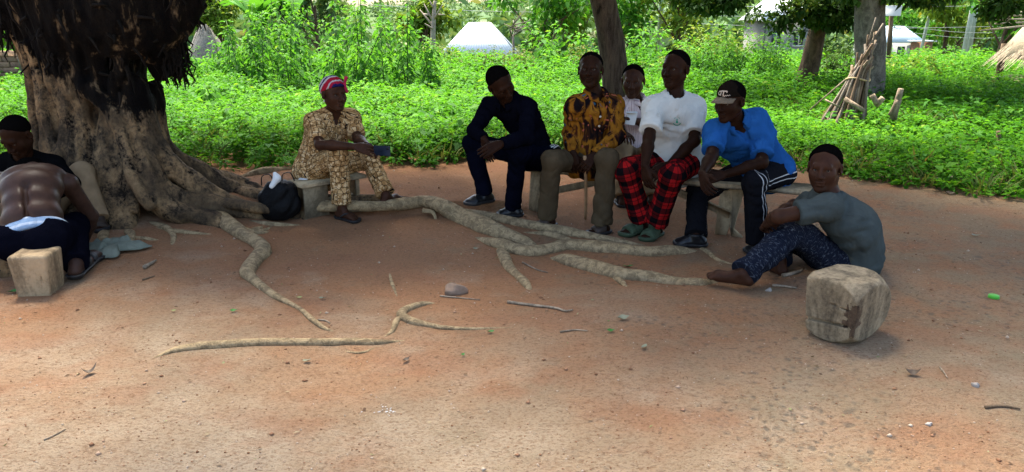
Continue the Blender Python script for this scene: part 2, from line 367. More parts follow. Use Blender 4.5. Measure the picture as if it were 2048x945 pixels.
# loose grit and small stones
n = 9000; gx = RNG.uniform(-1, 1, n); gy = 2.0 + 6.2 * RNG.random(n) ** 1.5; gx = gx * (1.0 + gy * .72); r = RNG.uniform(.0022, .006, n) * (1 + 1.2 * (RNG.random(n) < .05)); oct_ = np.array([[1, 0, 0], [-1, 0, 0], [0, 1, 0], [0, -1, 0], [0, 0, .8], [0, 0, -.6]], float)
V = (oct_[None] * r[:, None, None] * RNG.uniform(.6, 1.3, (n, 6, 1)) + np.stack([gx, gy, gh(gx, gy) + r * .2], 1)[:, None]).reshape(-1, 3)
f = np.array([[0, 2, 4], [2, 1, 4], [1, 3, 4], [3, 0, 4], [2, 0, 5], [1, 2, 5], [3, 1, 5], [0, 3, 5]]); F = (f[None] + np.arange(n)[:, None, None] * 6).reshape(-1, 3)
gg = NT('grit'); gt = gg.attr('tint', 'Fac'); gg.bsdf(gg.ramp(gt, [(0, (.16, .075, .04)), (.6, (.32, .17, .095)), (1, (.48, .38, .28))]), .95, .1)
o = mesh_np('loose_grit', V, F, gg.m, None, False, {'tint': np.repeat(RNG.random(n), 6)}); tag(o, 'scattered reddish grit and tiny stones on the bare earth', 'grit', kind='stuff')
# ------------------------------------------------------------------ the great fig with its roots
def m_fig():
    g = NT('fig_bark'); co = g.co(); n1 = g.noise(g.scale(co, (1, 1, .5)), 7.5, 8, .68, dist=.6); n2 = g.noise(co, 42, 5, .7); n3 = g.noise(co, 3.2, 4, .6)
    f = g.math('ADD', g.math('MULTIPLY', n1, .62), g.math('MULTIPLY', n2, .38)); col = g.ramp(f, [(.41, (.008, .006, .005)), (.47, (.12, .08, .045)), (.54, (.255, .160, .080)), (.7, (.40, .265, .135))])
    col = g.mix(g.ramp(n3, [(.42, .75), (.56, 0.0)]), col, (.035, .026, .018))
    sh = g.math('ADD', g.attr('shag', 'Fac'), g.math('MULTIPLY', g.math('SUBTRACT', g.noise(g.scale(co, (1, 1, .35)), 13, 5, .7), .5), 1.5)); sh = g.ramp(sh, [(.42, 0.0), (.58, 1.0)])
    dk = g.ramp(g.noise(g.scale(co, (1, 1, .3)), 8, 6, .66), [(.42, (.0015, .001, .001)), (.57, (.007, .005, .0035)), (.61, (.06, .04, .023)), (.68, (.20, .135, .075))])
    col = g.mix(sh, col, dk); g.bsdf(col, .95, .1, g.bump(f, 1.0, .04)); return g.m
M_FIG = m_fig(); M_ROOT = m_bark('root_bark', (.16, .108, .060), (.39, .28, .152), 20, 1.0, .9)
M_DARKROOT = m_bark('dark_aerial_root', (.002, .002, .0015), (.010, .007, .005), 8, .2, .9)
fig = thing('fig_tree', 'huge old fig tree with buttressed trunk and sprawling exposed roots', 'tree', (TRX, TRY, 0))
v = Vol((TRX - 1.7, TRY - 1.35, -.12), (TRX + 2.3, TRY + 1.35, 2.7), .0165)
def vp(pts, k=.06):
    P, r = spline([p[:3] for p in pts], np.array([p[3] for p in pts]), 4)
    for i in range(len(P) - 1): v.op(rc(P[i], P[i + 1], r[i], r[i + 1]), k)
def W(px, py, D, r): return (*A(px, py, D), r)
vp([(TRX - .02, TRY, -.1, .40), (TRX - .02, TRY, .5, .35), (TRX - .01, TRY + .02, 1.0, .34), (TRX + .0, TRY + .05, 1.5, .42), (TRX, TRY + .1, 2.1, .66), (TRX, TRY + .1, 2.6, .7)], .1)
vp([W(100, 75, 6.00, .07), W(132, 132, 5.88, .07), W(180, 178, 5.78, .065), W(228, 228, 5.72, .06), W(256, 290, 5.64, .055), W(268, 350, 5.55, .05), W(300, 412, 5.46, .04)], .03)
vp([W(98, 60, 6.15, .08), W(112, 180, 6.05, .07), W(122, 260, 5.95, .065), W(130, 360, 5.85, .08), (-3.95, 5.72, -.05, .12)], .035)
vp([W(108, 70, 6.05, .055), W(134, 190, 5.95, .045), W(140, 300, 5.82, .045), W(150, 420, 5.7, .06)], .03)
vp([W(165, 230, 5.86, .10), W(170, 330, 5.76, .12), W(165, 430, 5.66, .13), W(160, 480, 5.5, .07)], .06)
vp([W(222, 250, 5.84, .09), W(226, 340, 5.72, .12), W(235, 420, 5.6, .14), W(250, 470, 5.4, .07)], .06)
vp([W(275, 170, 5.88, .07), W(282, 250, 5.84, .08), W(300, 340, 5.66, .085), W(335, 415, 5.6, .08), W(420, 440, 5.62, .07), W(480, 470, 5.48, .06)], .05)
vp([W(290, 190, 5.95, .055), W(304, 265, 5.90, .07), W(345, 335, 5.82, .08), W(420, 388, 5.90, .07), W(520, 424, 5.95, .055), W(606, 444, 5.8, .03)], .05)
vp([W(306, 180, 6.12, .07), W(320, 290, 6.10, .075), W(385, 340, 6.25, .075), W(480, 370, 6.45, .06), W(590, 405, 6.40, .05)], .05)
vp([W(255, 160, 5.86, .05), W(262, 210, 5.80, .05), W(290, 300, 5.72, .06), W(330, 380, 5.66, .07), W(430, 412, 5.78, .07), W(540, 436, 5.8, .05)], .03)
vp([W(235, 60, 5.80, .05), W(240, 130, 5.78, .05), W(225, 200, 5.8, .04), W(240, 300, 5.70, .03), W(270, 420, 5.5, .03)], .02)
vp([W(200, 40, 5.76, .05), W(195, 100, 5.80, .06), W(210, 200, 5.84, .05), W(200, 320, 5.74, .03)], .03)
vp([W(140, 240, 5.88, .06), W(135, 330, 5.8, .07), W(120, 440, 5.6, .07), W(100, 490, 5.4, .05)], .04)
for a, rr in ((150, 1.3), (95, 1.25), (40, 1.3), (200, .95), (120, 1.2), (10, 1.4)):
    ca, sa = math.cos(R(a)), math.sin(R(a)); vp([(TRX + ca * .33, TRY + sa * .32, .9, .09), (TRX + ca * .45, TRY + sa * .44, .35, .11), (TRX + ca * rr * .75, TRY + sa * rr * .75, .06, .11), (TRX + ca * rr, TRY + sa * rr, -.02, .06)], .07)
rg = np.random.default_rng(15)
for i in range(22):
    a0 = R(192 + 158 * i / 21 + rg.normal(0, 2)); sw = rg.normal(0, .10); w0 = rg.uniform(.022, .045); zt = rg.uniform(.9, 1.5); pts = []
    for k, z in enumerate(np.linspace(zt, -.03, 8)): rr_ = np.interp(z, [0, .12, .3, .7, 1.1, 1.5], [.88, .64, .49, .405, .375, .43]); a_ = a0 + sw * math.sin(k * .9 + i) * .6 + .10 * math.sin(i * 2.1 + k * .5); pts.append((TRX - .03 + math.cos(a_) * rr_, TRY + math.sin(a_) * rr_, z, w0 * (1 + .5 * k / 7)))
    vp(pts, .018)
# shaggy overhanging mass above
for (px, py, D, r) in ((72, 20, 6.1, .22), (150, 30, 5.85, .27), (240, 15, 5.8, .30), (300, 40, 5.9, .24), (322, 105, 6.0, .11), (338, -5, 6.0, .26), (20, -40, 6.1, .34), (112, 60, 6.05, .12), (326, 138, 6.05, .07)): v.op(el(A(px, py, D), (r, r * .8, r * 1.1)), .12)
Xv = v.all(); m = np.abs(v.D) < .08; ix = np.argwhere(m); p = v.lo + ix * v.h; an = np.arctan2(p[:, 1] - TRY, p[:, 0] - TRX)
nz = .030 * np.abs(vn2(an * 9, p[:, 2] * 1.6, 11)) - .012 + .012 * vn2(an * 22 + p[:, 2] * 2, p[:, 2] * 6, 12) + .006 * vn2(p[:, 0] * 25, p[:, 2] * 25 + p[:, 1] * 20, 13); v.D[m] += nz.astype(np.float32)
V, F = v.mesh(); V[:, 2] = np.maximum(V[:, 2], -.08)
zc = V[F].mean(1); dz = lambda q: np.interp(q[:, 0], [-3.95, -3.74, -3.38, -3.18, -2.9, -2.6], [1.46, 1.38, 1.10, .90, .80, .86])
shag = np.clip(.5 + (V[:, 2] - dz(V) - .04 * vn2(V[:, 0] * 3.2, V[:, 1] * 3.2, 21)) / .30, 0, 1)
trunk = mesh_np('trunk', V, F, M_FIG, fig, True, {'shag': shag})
# ragged curtain of short aerial roots
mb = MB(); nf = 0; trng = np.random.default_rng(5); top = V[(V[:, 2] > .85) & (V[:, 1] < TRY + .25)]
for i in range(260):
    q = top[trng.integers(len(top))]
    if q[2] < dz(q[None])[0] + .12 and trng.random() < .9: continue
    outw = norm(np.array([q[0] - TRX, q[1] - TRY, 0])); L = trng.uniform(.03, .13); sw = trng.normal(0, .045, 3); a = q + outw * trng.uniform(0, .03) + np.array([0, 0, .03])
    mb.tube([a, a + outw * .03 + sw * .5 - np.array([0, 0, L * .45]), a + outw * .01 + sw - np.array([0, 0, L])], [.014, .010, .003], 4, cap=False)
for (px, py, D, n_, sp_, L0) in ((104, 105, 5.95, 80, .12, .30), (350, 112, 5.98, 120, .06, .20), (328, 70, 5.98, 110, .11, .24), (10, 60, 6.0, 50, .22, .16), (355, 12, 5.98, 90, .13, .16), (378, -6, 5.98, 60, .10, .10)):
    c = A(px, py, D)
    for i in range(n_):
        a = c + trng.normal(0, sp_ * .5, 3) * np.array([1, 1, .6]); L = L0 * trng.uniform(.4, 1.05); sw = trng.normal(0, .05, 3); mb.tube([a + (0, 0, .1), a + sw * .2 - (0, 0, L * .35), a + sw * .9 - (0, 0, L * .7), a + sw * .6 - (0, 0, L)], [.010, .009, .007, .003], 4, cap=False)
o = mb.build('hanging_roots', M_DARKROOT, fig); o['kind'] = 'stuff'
# limbs and crown (they shade the yard)
mb = MB(); limb_tips = []
for (ex, ey, ez, r0) in ((-7.8, 6.2, 4.0, .26), (-6.2, 9.4, 4.3, .24), (-3.0, 10.4, 4.4, .26), (.2, 8.8, 4.1, .28), (.9, 6.4, 3.9, .24), (-1.2, 5.0, 3.6, .22), (-5.2, 4.9, 3.7, .20), (-3.4, 6.6, 6.2, .3), (2.6, 7.6, 4.4, .2)):
    e = np.array([ex, ey, ez]); s0 = np.array([TRX, TRY + .1, 2.35]); md = s0 * .5 + e * .5 + (0, 0, .45)
    mb.tube([s0, md, e], [r0, r0 * .6, r0 * .25], 9, .1, res=5); limb_tips.append(e)
    for k in range(3): t = e + RNG.normal(0, .8, 3) * (1, 1, .4); mb.tube([md * .4 + e * .6, t], [r0 * .35, .03], 6); limb_tips.append(t)
mb.build('limb', M_FIG, fig, True)
M_FIGLEAF = m_leaf('fig_leaf', (.018, .045, .010), (.035, .080, .016), (.06, .12, .02), .18)
def crown(name, mat, parent, blobs, n, size, up=.3, seed=0, flat=.0):
    """leaves through the volume of a set of ellipsoid clumps"""
    g = np.random.default_rng(seed); B = np.array(blobs, float); wv = B[:, 3] * B[:, 4] * B[:, 5]; ch = g.choice(len(B), n, p=wv / wv.sum()); b = B[ch]
    d = g.normal(size=(n, 3)); d /= np.linalg.norm(d, axis=1)[:, None]; rr = g.random(n) ** .5; P = b[:, :3] + d * b[:, 3:6] * rr[:, None]
    dr = d * .7 + g.normal(size=(n, 3)) * .6; dr[:, 2] -= .25; nr = g.normal(size=(n, 3)) * .5 + (0, 0, 1.0)
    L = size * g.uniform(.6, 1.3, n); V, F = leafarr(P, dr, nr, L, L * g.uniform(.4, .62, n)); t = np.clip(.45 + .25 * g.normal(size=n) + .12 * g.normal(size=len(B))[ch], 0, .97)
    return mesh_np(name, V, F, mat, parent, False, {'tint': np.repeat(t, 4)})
bl = []
for i in range(150):
    x = RNG.uniform(-9.5, 3.4); y = RNG.uniform(5.8, 10.0); lim = (6.0 - .14 * (x + 3) if x < -1 else 5.0) + RNG.uniform(-.9, .9)
    bl.append((x, max(y, lim), RNG.uniform(2.9, 4.6), .85, .85, .45))
bl += [(RNG.uniform(-6.5, .8), RNG.uniform(2.6, 5.6), RNG.uniform(3.2, 4.6), .6, .6, .35) for _ in range(34)]  # unseen front clumps, added to thin the sun on the foreground
crown('crown', M_FIGLEAF, fig, bl, 23000, .20, seed=2)
# exposed surface roots, each traced on the ground: (photo x, y, radius)
ROOTS = [
 [(345, 425, .07), (400, 436, .07), (440, 440, .075), (488, 472, .06), (518, 488, .056), (527, 503, .055), (512, 520, .05), (495, 545, .048), (510, 562, .036), (540, 585, .026), (580, 608, .018), (602, 620, .014), (625, 640, .017), (646, 655, .014), (668, 663, .006)],
 [(308, 715, .008), (350, 701, .019), (400, 693, .026), (450, 690, .027), (520, 686, .026), (600, 685, .026), (700, 684, .024), (765, 685, .017), (812, 680, .006)],
 [(872, 606, .010), (845, 609, .022), (812, 620, .027), (803, 632, .028), (830, 645, .024), (880, 655, .018), (940, 658, .010), (1025, 655, .004)],
 [(806, 628, .022), (793, 642, .018), (785, 662, .013), (768, 673, .007)],
 [(779, 545, .007), (785, 570, .012), (796, 600, .010)],
 [(600, 418, .05), (640, 414, .055), (700, 413, .055), (760, 412, .05), (810, 408, .06), (850, 404, .06), (885, 412, .07), (925, 436, .088), (970, 455, .09), (1020, 474, .075), (1056, 490, .05), (1078, 496, .025)],
 [(890, 410, .05), (950, 430, .048), (1000, 440, .048), (1080, 455, .052), (1150, 468, .048), (1220, 480, .033), (1292, 491, .012)],
 [(1048, 464, .025), (1100, 470, .036), (1140, 485, .032), (1158, 493, .025)],
 [(952, 474, .022), (1000, 490, .056), (1050, 505, .052), (1100, 500, .052), (1135, 492, .056), (1200, 497, .058), (1280, 505, .055), (1350, 503, .055), (1396, 499, .05)],
 [(1394, 492, .022), (1412, 502, .020), (1435, 520, .016), (1472, 530, .008)],
 [(1000, 490, .045), (1008, 512, .042), (1020, 538, .038), (1048, 564, .032), (1062, 580, .018)],
 [(1102, 515, .03), (1132, 522, .056), (1180, 535, .06), (1240, 550, .062), (1300, 556, .056), (1350, 566, .046), (1400, 568, .04), (1436, 562, .030)],
 [(1222, 550, .035), (1240, 562, .024), (1254, 574, .012)],
 [(1180, 480, .02), (1230, 488, .02), (1280, 494, .012)],
 [(300, 440, .035), (330, 455, .028), (346, 470, .022), (344, 490, .014)],
 [(210, 450, .05), (205, 475, .035), (214, 500, .02)], [(250, 455, .045), (262, 470, .03), (262, 490, .02)],
 [(560, 384, .05), (600, 394, .05), (680, 400, .05), (760, 398, .045), (880, 398, .04)],
 [(480, 352, .05), (530, 344, .06), (590, 334, .04)],
 [(480, 470, .04), (510, 462, .03), (525, 452, .02)], [(380, 395, .05), (450, 408, .055), (520, 416, .05), (600, 432, .035), (608, 438, .02)],
 [(360, 365, .05), (420, 375, .06), (500, 388, .06), (560, 396, .04)],
 [(845, 415, .025), (865, 425, .02), (872, 438, .012)], [(300, 452, .03), (360, 464, .026), (425, 468, .016)], [(425, 450, .03), (470, 456, .03), (515, 466, .022), (540, 462, .012)], [(500, 440, .03), (550, 450, .026), (602, 450, .012)], [(470, 448, .022), (500, 470, .02), (520, 478, .012)], [(250, 470, .025), (290, 478, .02), (318, 480, .010)], [(505, 455, .016), (524, 462, .02), (545, 452, .012)],
 [(690, 702, .005), (722, 706, .008), (750, 695, .006)]]
for i, pts in enumerate(ROOTS):
    P = []
    for px, py, r in pts:
        q = G(px, py, r * .16); P.append(q - (0, 0, r * 1.0) if (px, py) in (pts[0][:2], pts[-1][:2]) else q)
    mb = MB(); mb.tube(P, [p[2] for p in pts], 12, .15, res=8, seed=i, squash=.82); mb.build('root', M_ROOT if i not in (17, 20, 21) else M_FIG, fig, True)
print('fig', round(time.time() - T0, 1))
# ------------------------------------------------------------------ weeds and plants
M_WEED = m_leaf('weed_leaf', (.025, .095, .008), (.060, .215, .013), (.125, .33, .020), .45); M_STEM = m_plain('green_stem', (.07, .13, .03), .7, .3, .3, 20, .1)
M_TALL = m_leaf('tall_plant_leaf', (.030, .105, .012), (.055, .20, .018), (.11, .29, .026), .40); M_TREELEAF = m_leaf('tree_leaf', (.018, .050, .010), (.040, .095, .016), (.075, .14, .02), .25)
M_YELLEAF = m_leaf('yellow_green_leaf', (.06, .12, .012), (.11, .20, .02), (.17, .26, .03), .3); M_FARLEAF = m_leaf('far_forest_leaf', (.045, .10, .032), (.080, .16, .050), (.125, .20, .07), .25)
M_DULL = m_leaf('dull_shrub_leaf', (.05, .075, .018), (.085, .125, .025), (.14, .17, .04), .3)
EP = np.array([G(*p) for p in ((-300, 330), (400, 338), (600, 331), (780, 328), (930, 325), (1100, 314), (1560, 338), (1700, 349), (1850, 384), (2048, 399), (2400, 430))])
def edge(x): return np.interp(x, EP[:, 0], EP[:, 1])
def weeds(name, label, y0, y1, n, size, hmin, hmax, seed, per=34, front=False, wide=1.0, mat=None, lift=.12):
    g = np.random.default_rng(seed); npl = n // per
    yy = np.sqrt(g.uniform(y0 ** 2, y1 ** 2, npl * 2)); xx = g.uniform(-1, 1, npl * 2) * (yy * .76 + 1.2); e = edge(xx) + .12 * vn2(xx * 2.3, xx * 0, 31) + .10 * g.normal(size=len(xx))
    ok = (yy > e) & ((xx - TRX) ** 2 + (yy - TRY) ** 2 > 1.9) & ((xx - 4.35) ** 2 + (yy - 10.15) ** 2 > .12) & ((xx - 12.0) ** 2 + (yy - 16.3) ** 2 > 3.6); xx, yy = xx[ok][:npl], yy[ok][:npl]; npl = len(xx)
    hp = (hmin + (hmax - hmin) * (.5 + .5 * vn2(xx * .9, yy * .9, 33))) * g.uniform(.7, 1.25, npl) * sstep(-.1, .9, yy - edge(xx)) ** .4; hp = np.maximum(hp, .10)
    hp = hp * np.where((xx > 3.0) & (yy < 12), .75, 1)
    i = np.repeat(np.arange(npl), per); m = len(i); u = g.random(m) ** .62; a = g.uniform(0, 6.283, m); ln = g.normal(0, .10, (npl, 2)) * hp[:, None]
    r = (.015 + size * 1.1 * g.random(m)) * (1.15 - .5 * u); px = xx[i] + np.cos(a) * r + ln[i, 0] * u; py = yy[i] + np.sin(a) * r + ln[i, 1] * u; pz = gh(px, py) + hp[i] * (.08 + .92 * u)
    D = np.stack([np.cos(a), np.sin(a), g.normal(lift, .35, m)], 1); N = np.stack([g.normal(0, .3, m), g.normal(0, .3, m), np.ones(m)], 1); L = size * g.uniform(.55, 1.25, m) * (1.1 - .3 * u)
    V, F = leafarr(np.stack([px, py, pz], 1), D, N, L, L * g.uniform(.42, .62, m) * wide, .2, .15)
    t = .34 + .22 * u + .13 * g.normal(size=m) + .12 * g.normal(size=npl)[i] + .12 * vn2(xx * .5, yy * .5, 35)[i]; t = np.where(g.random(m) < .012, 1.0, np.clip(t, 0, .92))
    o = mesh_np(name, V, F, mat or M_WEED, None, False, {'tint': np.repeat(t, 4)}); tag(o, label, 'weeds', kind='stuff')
    if front:
        mb = MB()
        for k in np.argsort(yy - edge(xx))[:2200]:
            b = np.array([xx[k], yy[k], float(gh(xx[k], yy[k])) - .01]); mb.tube([b, b + np.array([ln[k, 0], ln[k, 1], hp[k] * .9])], [.004, .002], 3, cap=False)
        mb.build('stem', M_STEM, o)
weeds('weed_field', 'dense bright green knee high weeds along the edge of the bare yard', 6.3, 11.5, 165000, .072, .26, .46, 1, 34, True)
weeds('weed_field', 'sea of green leafy weeds in the middle of the field', 11.5, 16.5, 120000, .095, .30, .52, 2)
weeds('weed_field', 'taller pale green weeds covering the far part of the field', 16.5, 30, 95000, .14, .40, .75, 3, 26)
weeds('broad_weeds', 'scattered broad leaved taller weeds standing out of the field', 6.4, 15, 13000, .135, .34, .60, 11, 13, mat=M_TALL, wide=1.1)
weeds('grass_tufts', 'thin yellowish grass blades mixed among the weeds', 6.4, 17, 16000, .24, .10, .34, 12, 16, mat=M_DULL, wide=.16, lift=1.5)
def plant(name, label, base, h, nl, leaf, seed, mat=M_TALL, group=None, droop=.5, branch=1, lean=.1, cat='plant', wide=.55, spread=.0):
    """upright leafy plant: a stem (or several) with leaves all the way up"""
    g = np.random.default_rng(seed); base = np.array([base[0], base[1], float(gh(base[0], base[1]))]); t = thing(name, label, cat, base, group); mb = MB(); Ps = []; Ds = []; Ls = []; ts = []
    for b in range(branch):
        ln = g.normal(0, lean, 2) * h + (g.normal(0, spread, 2) if branch > 1 else 0); hh = h * (1 if b == 0 else g.uniform(.6, .95)); k = 7; pts = np.stack([base + np.array([ln[0] * (q / k) ** 1.3, ln[1] * (q / k) ** 1.3, hh * q / k]) for q in range(k + 1)]); mb.tube(pts, np.linspace(.018, .005, k + 1) * (1 if branch < 4 else .45), 5)
        n = nl // branch; u = np.sort(g.uniform(.10, 1.0, n)); a = np.arange(n) * 2.4 + g.normal(0, .5, n); c = np.stack([np.interp(u * k, np.arange(k + 1), pts[:, q]) for q in range(3)], 1); pet = leaf * g.uniform(.3, 1.1, n) * (1.15 - .75 * u)
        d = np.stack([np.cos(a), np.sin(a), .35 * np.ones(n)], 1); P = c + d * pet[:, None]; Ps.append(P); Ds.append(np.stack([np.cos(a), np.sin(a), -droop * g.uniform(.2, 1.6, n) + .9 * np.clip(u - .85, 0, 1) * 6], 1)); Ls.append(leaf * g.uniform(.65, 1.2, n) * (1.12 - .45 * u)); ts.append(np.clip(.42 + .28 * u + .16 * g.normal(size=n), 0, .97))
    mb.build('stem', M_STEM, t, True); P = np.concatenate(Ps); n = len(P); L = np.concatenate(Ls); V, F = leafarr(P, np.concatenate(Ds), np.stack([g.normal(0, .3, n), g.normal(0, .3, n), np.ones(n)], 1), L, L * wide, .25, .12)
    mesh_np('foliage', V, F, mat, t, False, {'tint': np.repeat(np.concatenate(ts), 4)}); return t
def xy(px, D):
    p = A(px, 100, D); return p[0], D
# stand of tall leafy stalks left of centre: photo x, distance, height
ORD = ('first second third fourth fifth sixth seventh eighth ninth tenth eleventh twelfth thirteenth fourteenth fifteenth sixteenth seventeenth eighteenth nineteenth twentieth twenty-first twenty-second twenty-third twenty-fourth twenty-fifth twenty-sixth').split()
STALKS = ((498, 15.2, 1.75), (520, 14.2, 1.60), (548, 15.6, 1.9), (575, 14.4, 1.75), (602, 15.4, 1.95), (632, 14.2, 1.5), (655, 13.2, 1.15), (668, 15.8, 2.0), (700, 13.4, 1.5), (722, 14.6, 1.95), (742, 15.6, 1.7), (765, 14.2, 1.45), (788, 15.2, 1.75), (812, 14.4, 1.82), (835, 15.0, 1.5), (858, 14.0, 1.2), (455, 15.8, 1.3), (476, 14.9, 1.45), (425, 11.5, .62), (392, 16.6, .85), (438, 17.2, 1.05), (618, 16.4, 2.0), (560, 16.8, 2.05), (703, 16.4, 1.95))
STK = [q[0] for q in STALKS]
for i, (px, D, h) in enumerate(STALKS):
    plant('tall_leafy_plant', 'tall leafy green stalk behind the woman, %s from the left of its stand' % ORD[sorted(STK).index(px)], xy(px, D), h, 190, .165, 100 + i, branch=2, spread=.25, group='tall leafy stalks behind the woman', lean=.05)
# big leaved shrubs and rough bushes at the far edge of the field
for i, (px, D, h, br, lf) in enumerate(((1096, 19.5, 1.25, 4, .24), (1125, 19.0, 1.35, 4, .24), (1155, 19.8, 1.45, 4, .24), (1265, 19.5, 1.35, 4, .22), (1300, 20.5, 1.25, 4, .22))):
    plant('broad_leaf_shrub', 'broad leaved light green shrub near the leaning trunk, %s from the left' % ORD[i], xy(px, D), h, 150, lf, 150 + i, M_TALL, 'broad leaved shrubs at the field edge', .4, br, .12, 'shrub', .6, .45)
BUSH = ((880, 21, 1.0, M_YELLEAF, .16, 420), (915, 22, .85, M_DULL, .15, 420), (955, 21, .80, M_DULL, .15, 420), (1000, 21.5, .8, M_DULL, .15, 420), (1045, 20.5, .85, M_DULL, .15, 420), (1180, 18.5, .95, M_DULL, .14, 420), (1330, 17.5, .85, M_DULL, .14, 420), (1365, 18.5, 1.0, M_TALL, .15, 420), (1400, 16.5, 1.32, M_TALL, .13, 500), (1440, 16.0, 1.32, M_TALL, .13, 500), (1480, 16.3, 1.32, M_TALL, .13, 500), (1520, 16.0, 1.32, M_TALL, .13, 500), (1560, 16.5, 1.32, M_TALL, .13, 500), (1410, 20.5, 1.5, M_YELLEAF, .2, 400), (1460, 20.5, 1.4, M_YELLEAF, .2, 400), (1660, 17, 1.3, M_TREELEAF, .14, 420), (1690, 16.5, 1.15, M_TREELEAF, .14, 420), (1800, 17, .80, M_YELLEAF, .13, 420), (1840, 17.5, .85, M_TALL, .13, 420), (1880, 17, .85, M_YELLEAF, .13, 420), (1920, 17.5, .88, M_TALL, .13, 420), (1950, 18.6, .85, M_TALL, .13, 420), (1765, 15.5, .7, M_TALL, .13, 400), (30, 13, .6, M_TALL, .12, 300))
BX = sorted(q[0] for q in BUSH)
for i, (px, D, h, m, lf, n) in enumerate(BUSH):
    plant('bush', 'bushy leafy clump behind the weed field, %s from the left' % ORD[BX.index(px)], xy(px, D), h, n, lf, 180 + i, m, 'bushes at the back of the field', .2, 9, .22, 'bush', .5, .34)
def banana(base, h, seed, label):
    g = np.random.default_rng(seed); base = np.array([base[0], base[1], float(gh(base[0], base[1]))]); t = thing('banana_plant', label, 'plant', base, 'banana plants behind the stalks'); mb = MB(); top = base + (0, 0, h * .5); mb.tube([base, top], [.12, .07], 8); mb.build('stem', M_STEM, t, True)
    for k in range(8):
        a = g.uniform(0, 6.283); L = h * g.uniform(.5, .75); out = np.array([math.cos(a), math.sin(a), 0]); sd = np.array([-out[1], out[0], 0]); V = []; F = []; n = 9
        for q in range(n + 1):
            u = q / n; c = top + out * L * .75 * u ** 1.3 + np.array([0, 0, L * (.95 * u - .55 * u ** 2.6)]); wd = .17 * h / 2.4 * math.sin(math.pi * min(1, .12 + .88 * u)) ** .7; V += [c - sd * wd + (0, 0, .05), c, c + sd * wd + (0, 0, .05)]
        for q in range(n): F += [[q * 3, q * 3 + 1, q * 3 + 4, q * 3 + 3], [q * 3 + 1, q * 3 + 2, q * 3 + 5, q * 3 + 4]]
        mesh_np('leaf', V, np.array(F), M_TALL, t, True, {'tint': np.full(len(V), g.uniform(.35, .8))})
banana(xy(515, 19.5), 2.5, 1, 'left banana plant with broad upright leaves behind the stalks'); banana(xy(590, 20.5), 2.9, 2, 'right banana plant with broad upright leaves behind the stalks'); banana(xy(530, 21.5), 2.6, 3, 'middle banana plant partly hidden by tall stalks')
print('weeds', round(time.time() - T0, 1))
# ------------------------------------------------------------------ trees, buildings and poles behind
M_ROUGH = m_bark('rough_grey_bark', (.006, .005, .004), (.085, .066, .048), 22, .16, 1.0); M_GREYB = m_bark('grey_bark', (.055, .048, .042), (.185, .165, .14), 9, .6, .6); M_DARKB = m_bark('dark_bark', (.03, .02, .014), (.13, .085, .055), 10, .4, .8)
def tree(label, trunk_pts, rad, bark, blobs, n, leaf, mat, seed, limbs=(), group=None, lump=.08):
    b = np.array(trunk_pts[0], float); t = thing('tree', label, 'tree', (b[0], b[1], float(gh(b[0], b[1]))), group); mb = MB(); mb.tube(trunk_pts, rad, 14, lump, res=7, seed=seed); mb.build('trunk', bark, t, True)
    for l, r in limbs: m = MB(); m.tube(l, r, 7, .06, res=4); m.build('limb', bark, t, True)
    if n: crown('crown', mat, t, blobs, n, leaf, seed=seed)
    return t
def base_at(px, D, drop=.1): x, y = xy(px, D); return np.array([x, y, float(gh(x, y)) - drop])
# rough leaning trunk right behind the bench
tp = [base_at(1240, 8.75), A(1234, 200, 8.7), A(1224, 100, 8.68), A(1208, 10, 8.62), A(1180, -110, 8.5), A(1150, -240, 8.4)]
bl = [(RNG.uniform(-.6, 5.6), RNG.uniform(4.6, 9.8), RNG.uniform(3.0, 4.6), .8, .8, .4) for _ in range(80)] + [(RNG.uniform(.9, 6.2), RNG.uniform(3.0, 5.0), RNG.uniform(3.0, 4.4), .7, .7, .4) for _ in range(9)]  # second set of clumps is out of view, added to shade the right foreground
tree('rough barked trunk leaning behind the bench sitters', tp, [.19, .16, .145, .14, .135, .12], M_ROUGH, bl, 11500, .17, M_FIGLEAF, 41, [([tp[-2], (2.6, 8.2, 3.4), (4.6, 7.0, 3.9)], [.12, .08, .03]), ([tp[-1], (.4, 9.2, 3.6), (-.2, 9.8, 4.0)], [.12, .08, .03]), ([tp[-1], (1.5, 6.8, 3.5), (2.2, 5.6, 3.8)], [.1, .07, .03])])
# two trees on the right
c2 = lambda px, py, D, r: (*A(px, py, D), r, r, r * .6)
t2 = [base_at(1612, 14.6), A(1620, 128, 14.6), A(1634, 60, 14.5), A(1646, 0, 14.4), A(1650, -90, 14.3), A(1660, -260, 14.2)]
b2 = [c2(1400, 8, 13.6, .30), c2(1440, 0, 13.8, .42), c2(1480, 4, 13.8, .22), c2(1565, 30, 14, .26), c2(1512, 30, 14.2, .2), c2(1600, 15, 14, .36), c2(1560, 45, 14.1, .26), c2(1640, 30, 14.0, .36), c2(1680, 40, 14.2, .34), c2(1672, 8, 14.0, .42), c2(1600, 60, 14.2, .18), c2(1360, -10, 13.8, .3)] + [(RNG.uniform(3, 9), RNG.uniform(12.5, 17.5), RNG.uniform(2.9, 4.8), .7, .7, .45) for _ in range(34)]
tree('dark tree with low hanging foliage behind the man in the cap', t2, [.22, .18, .16, .15, .14, .1], M_DARKB, b2, 15000, .15, M_TREELEAF, 42, [([t2[3], A(1560, -30, 14.2), A(1440, -10, 13.9)], [.08, .05, .02]), ([t2[3], A(1700, -20, 14.2), A(1680, 30, 14.2)], [.06, .04, .02])])
t3 = [base_at(1735, 12.8), A(1736, 178, 12.8), A(1740, 110, 12.75), A(1740, 30, 12.7), A(1744, -60, 12.7), A(1755, -220, 12.6)]
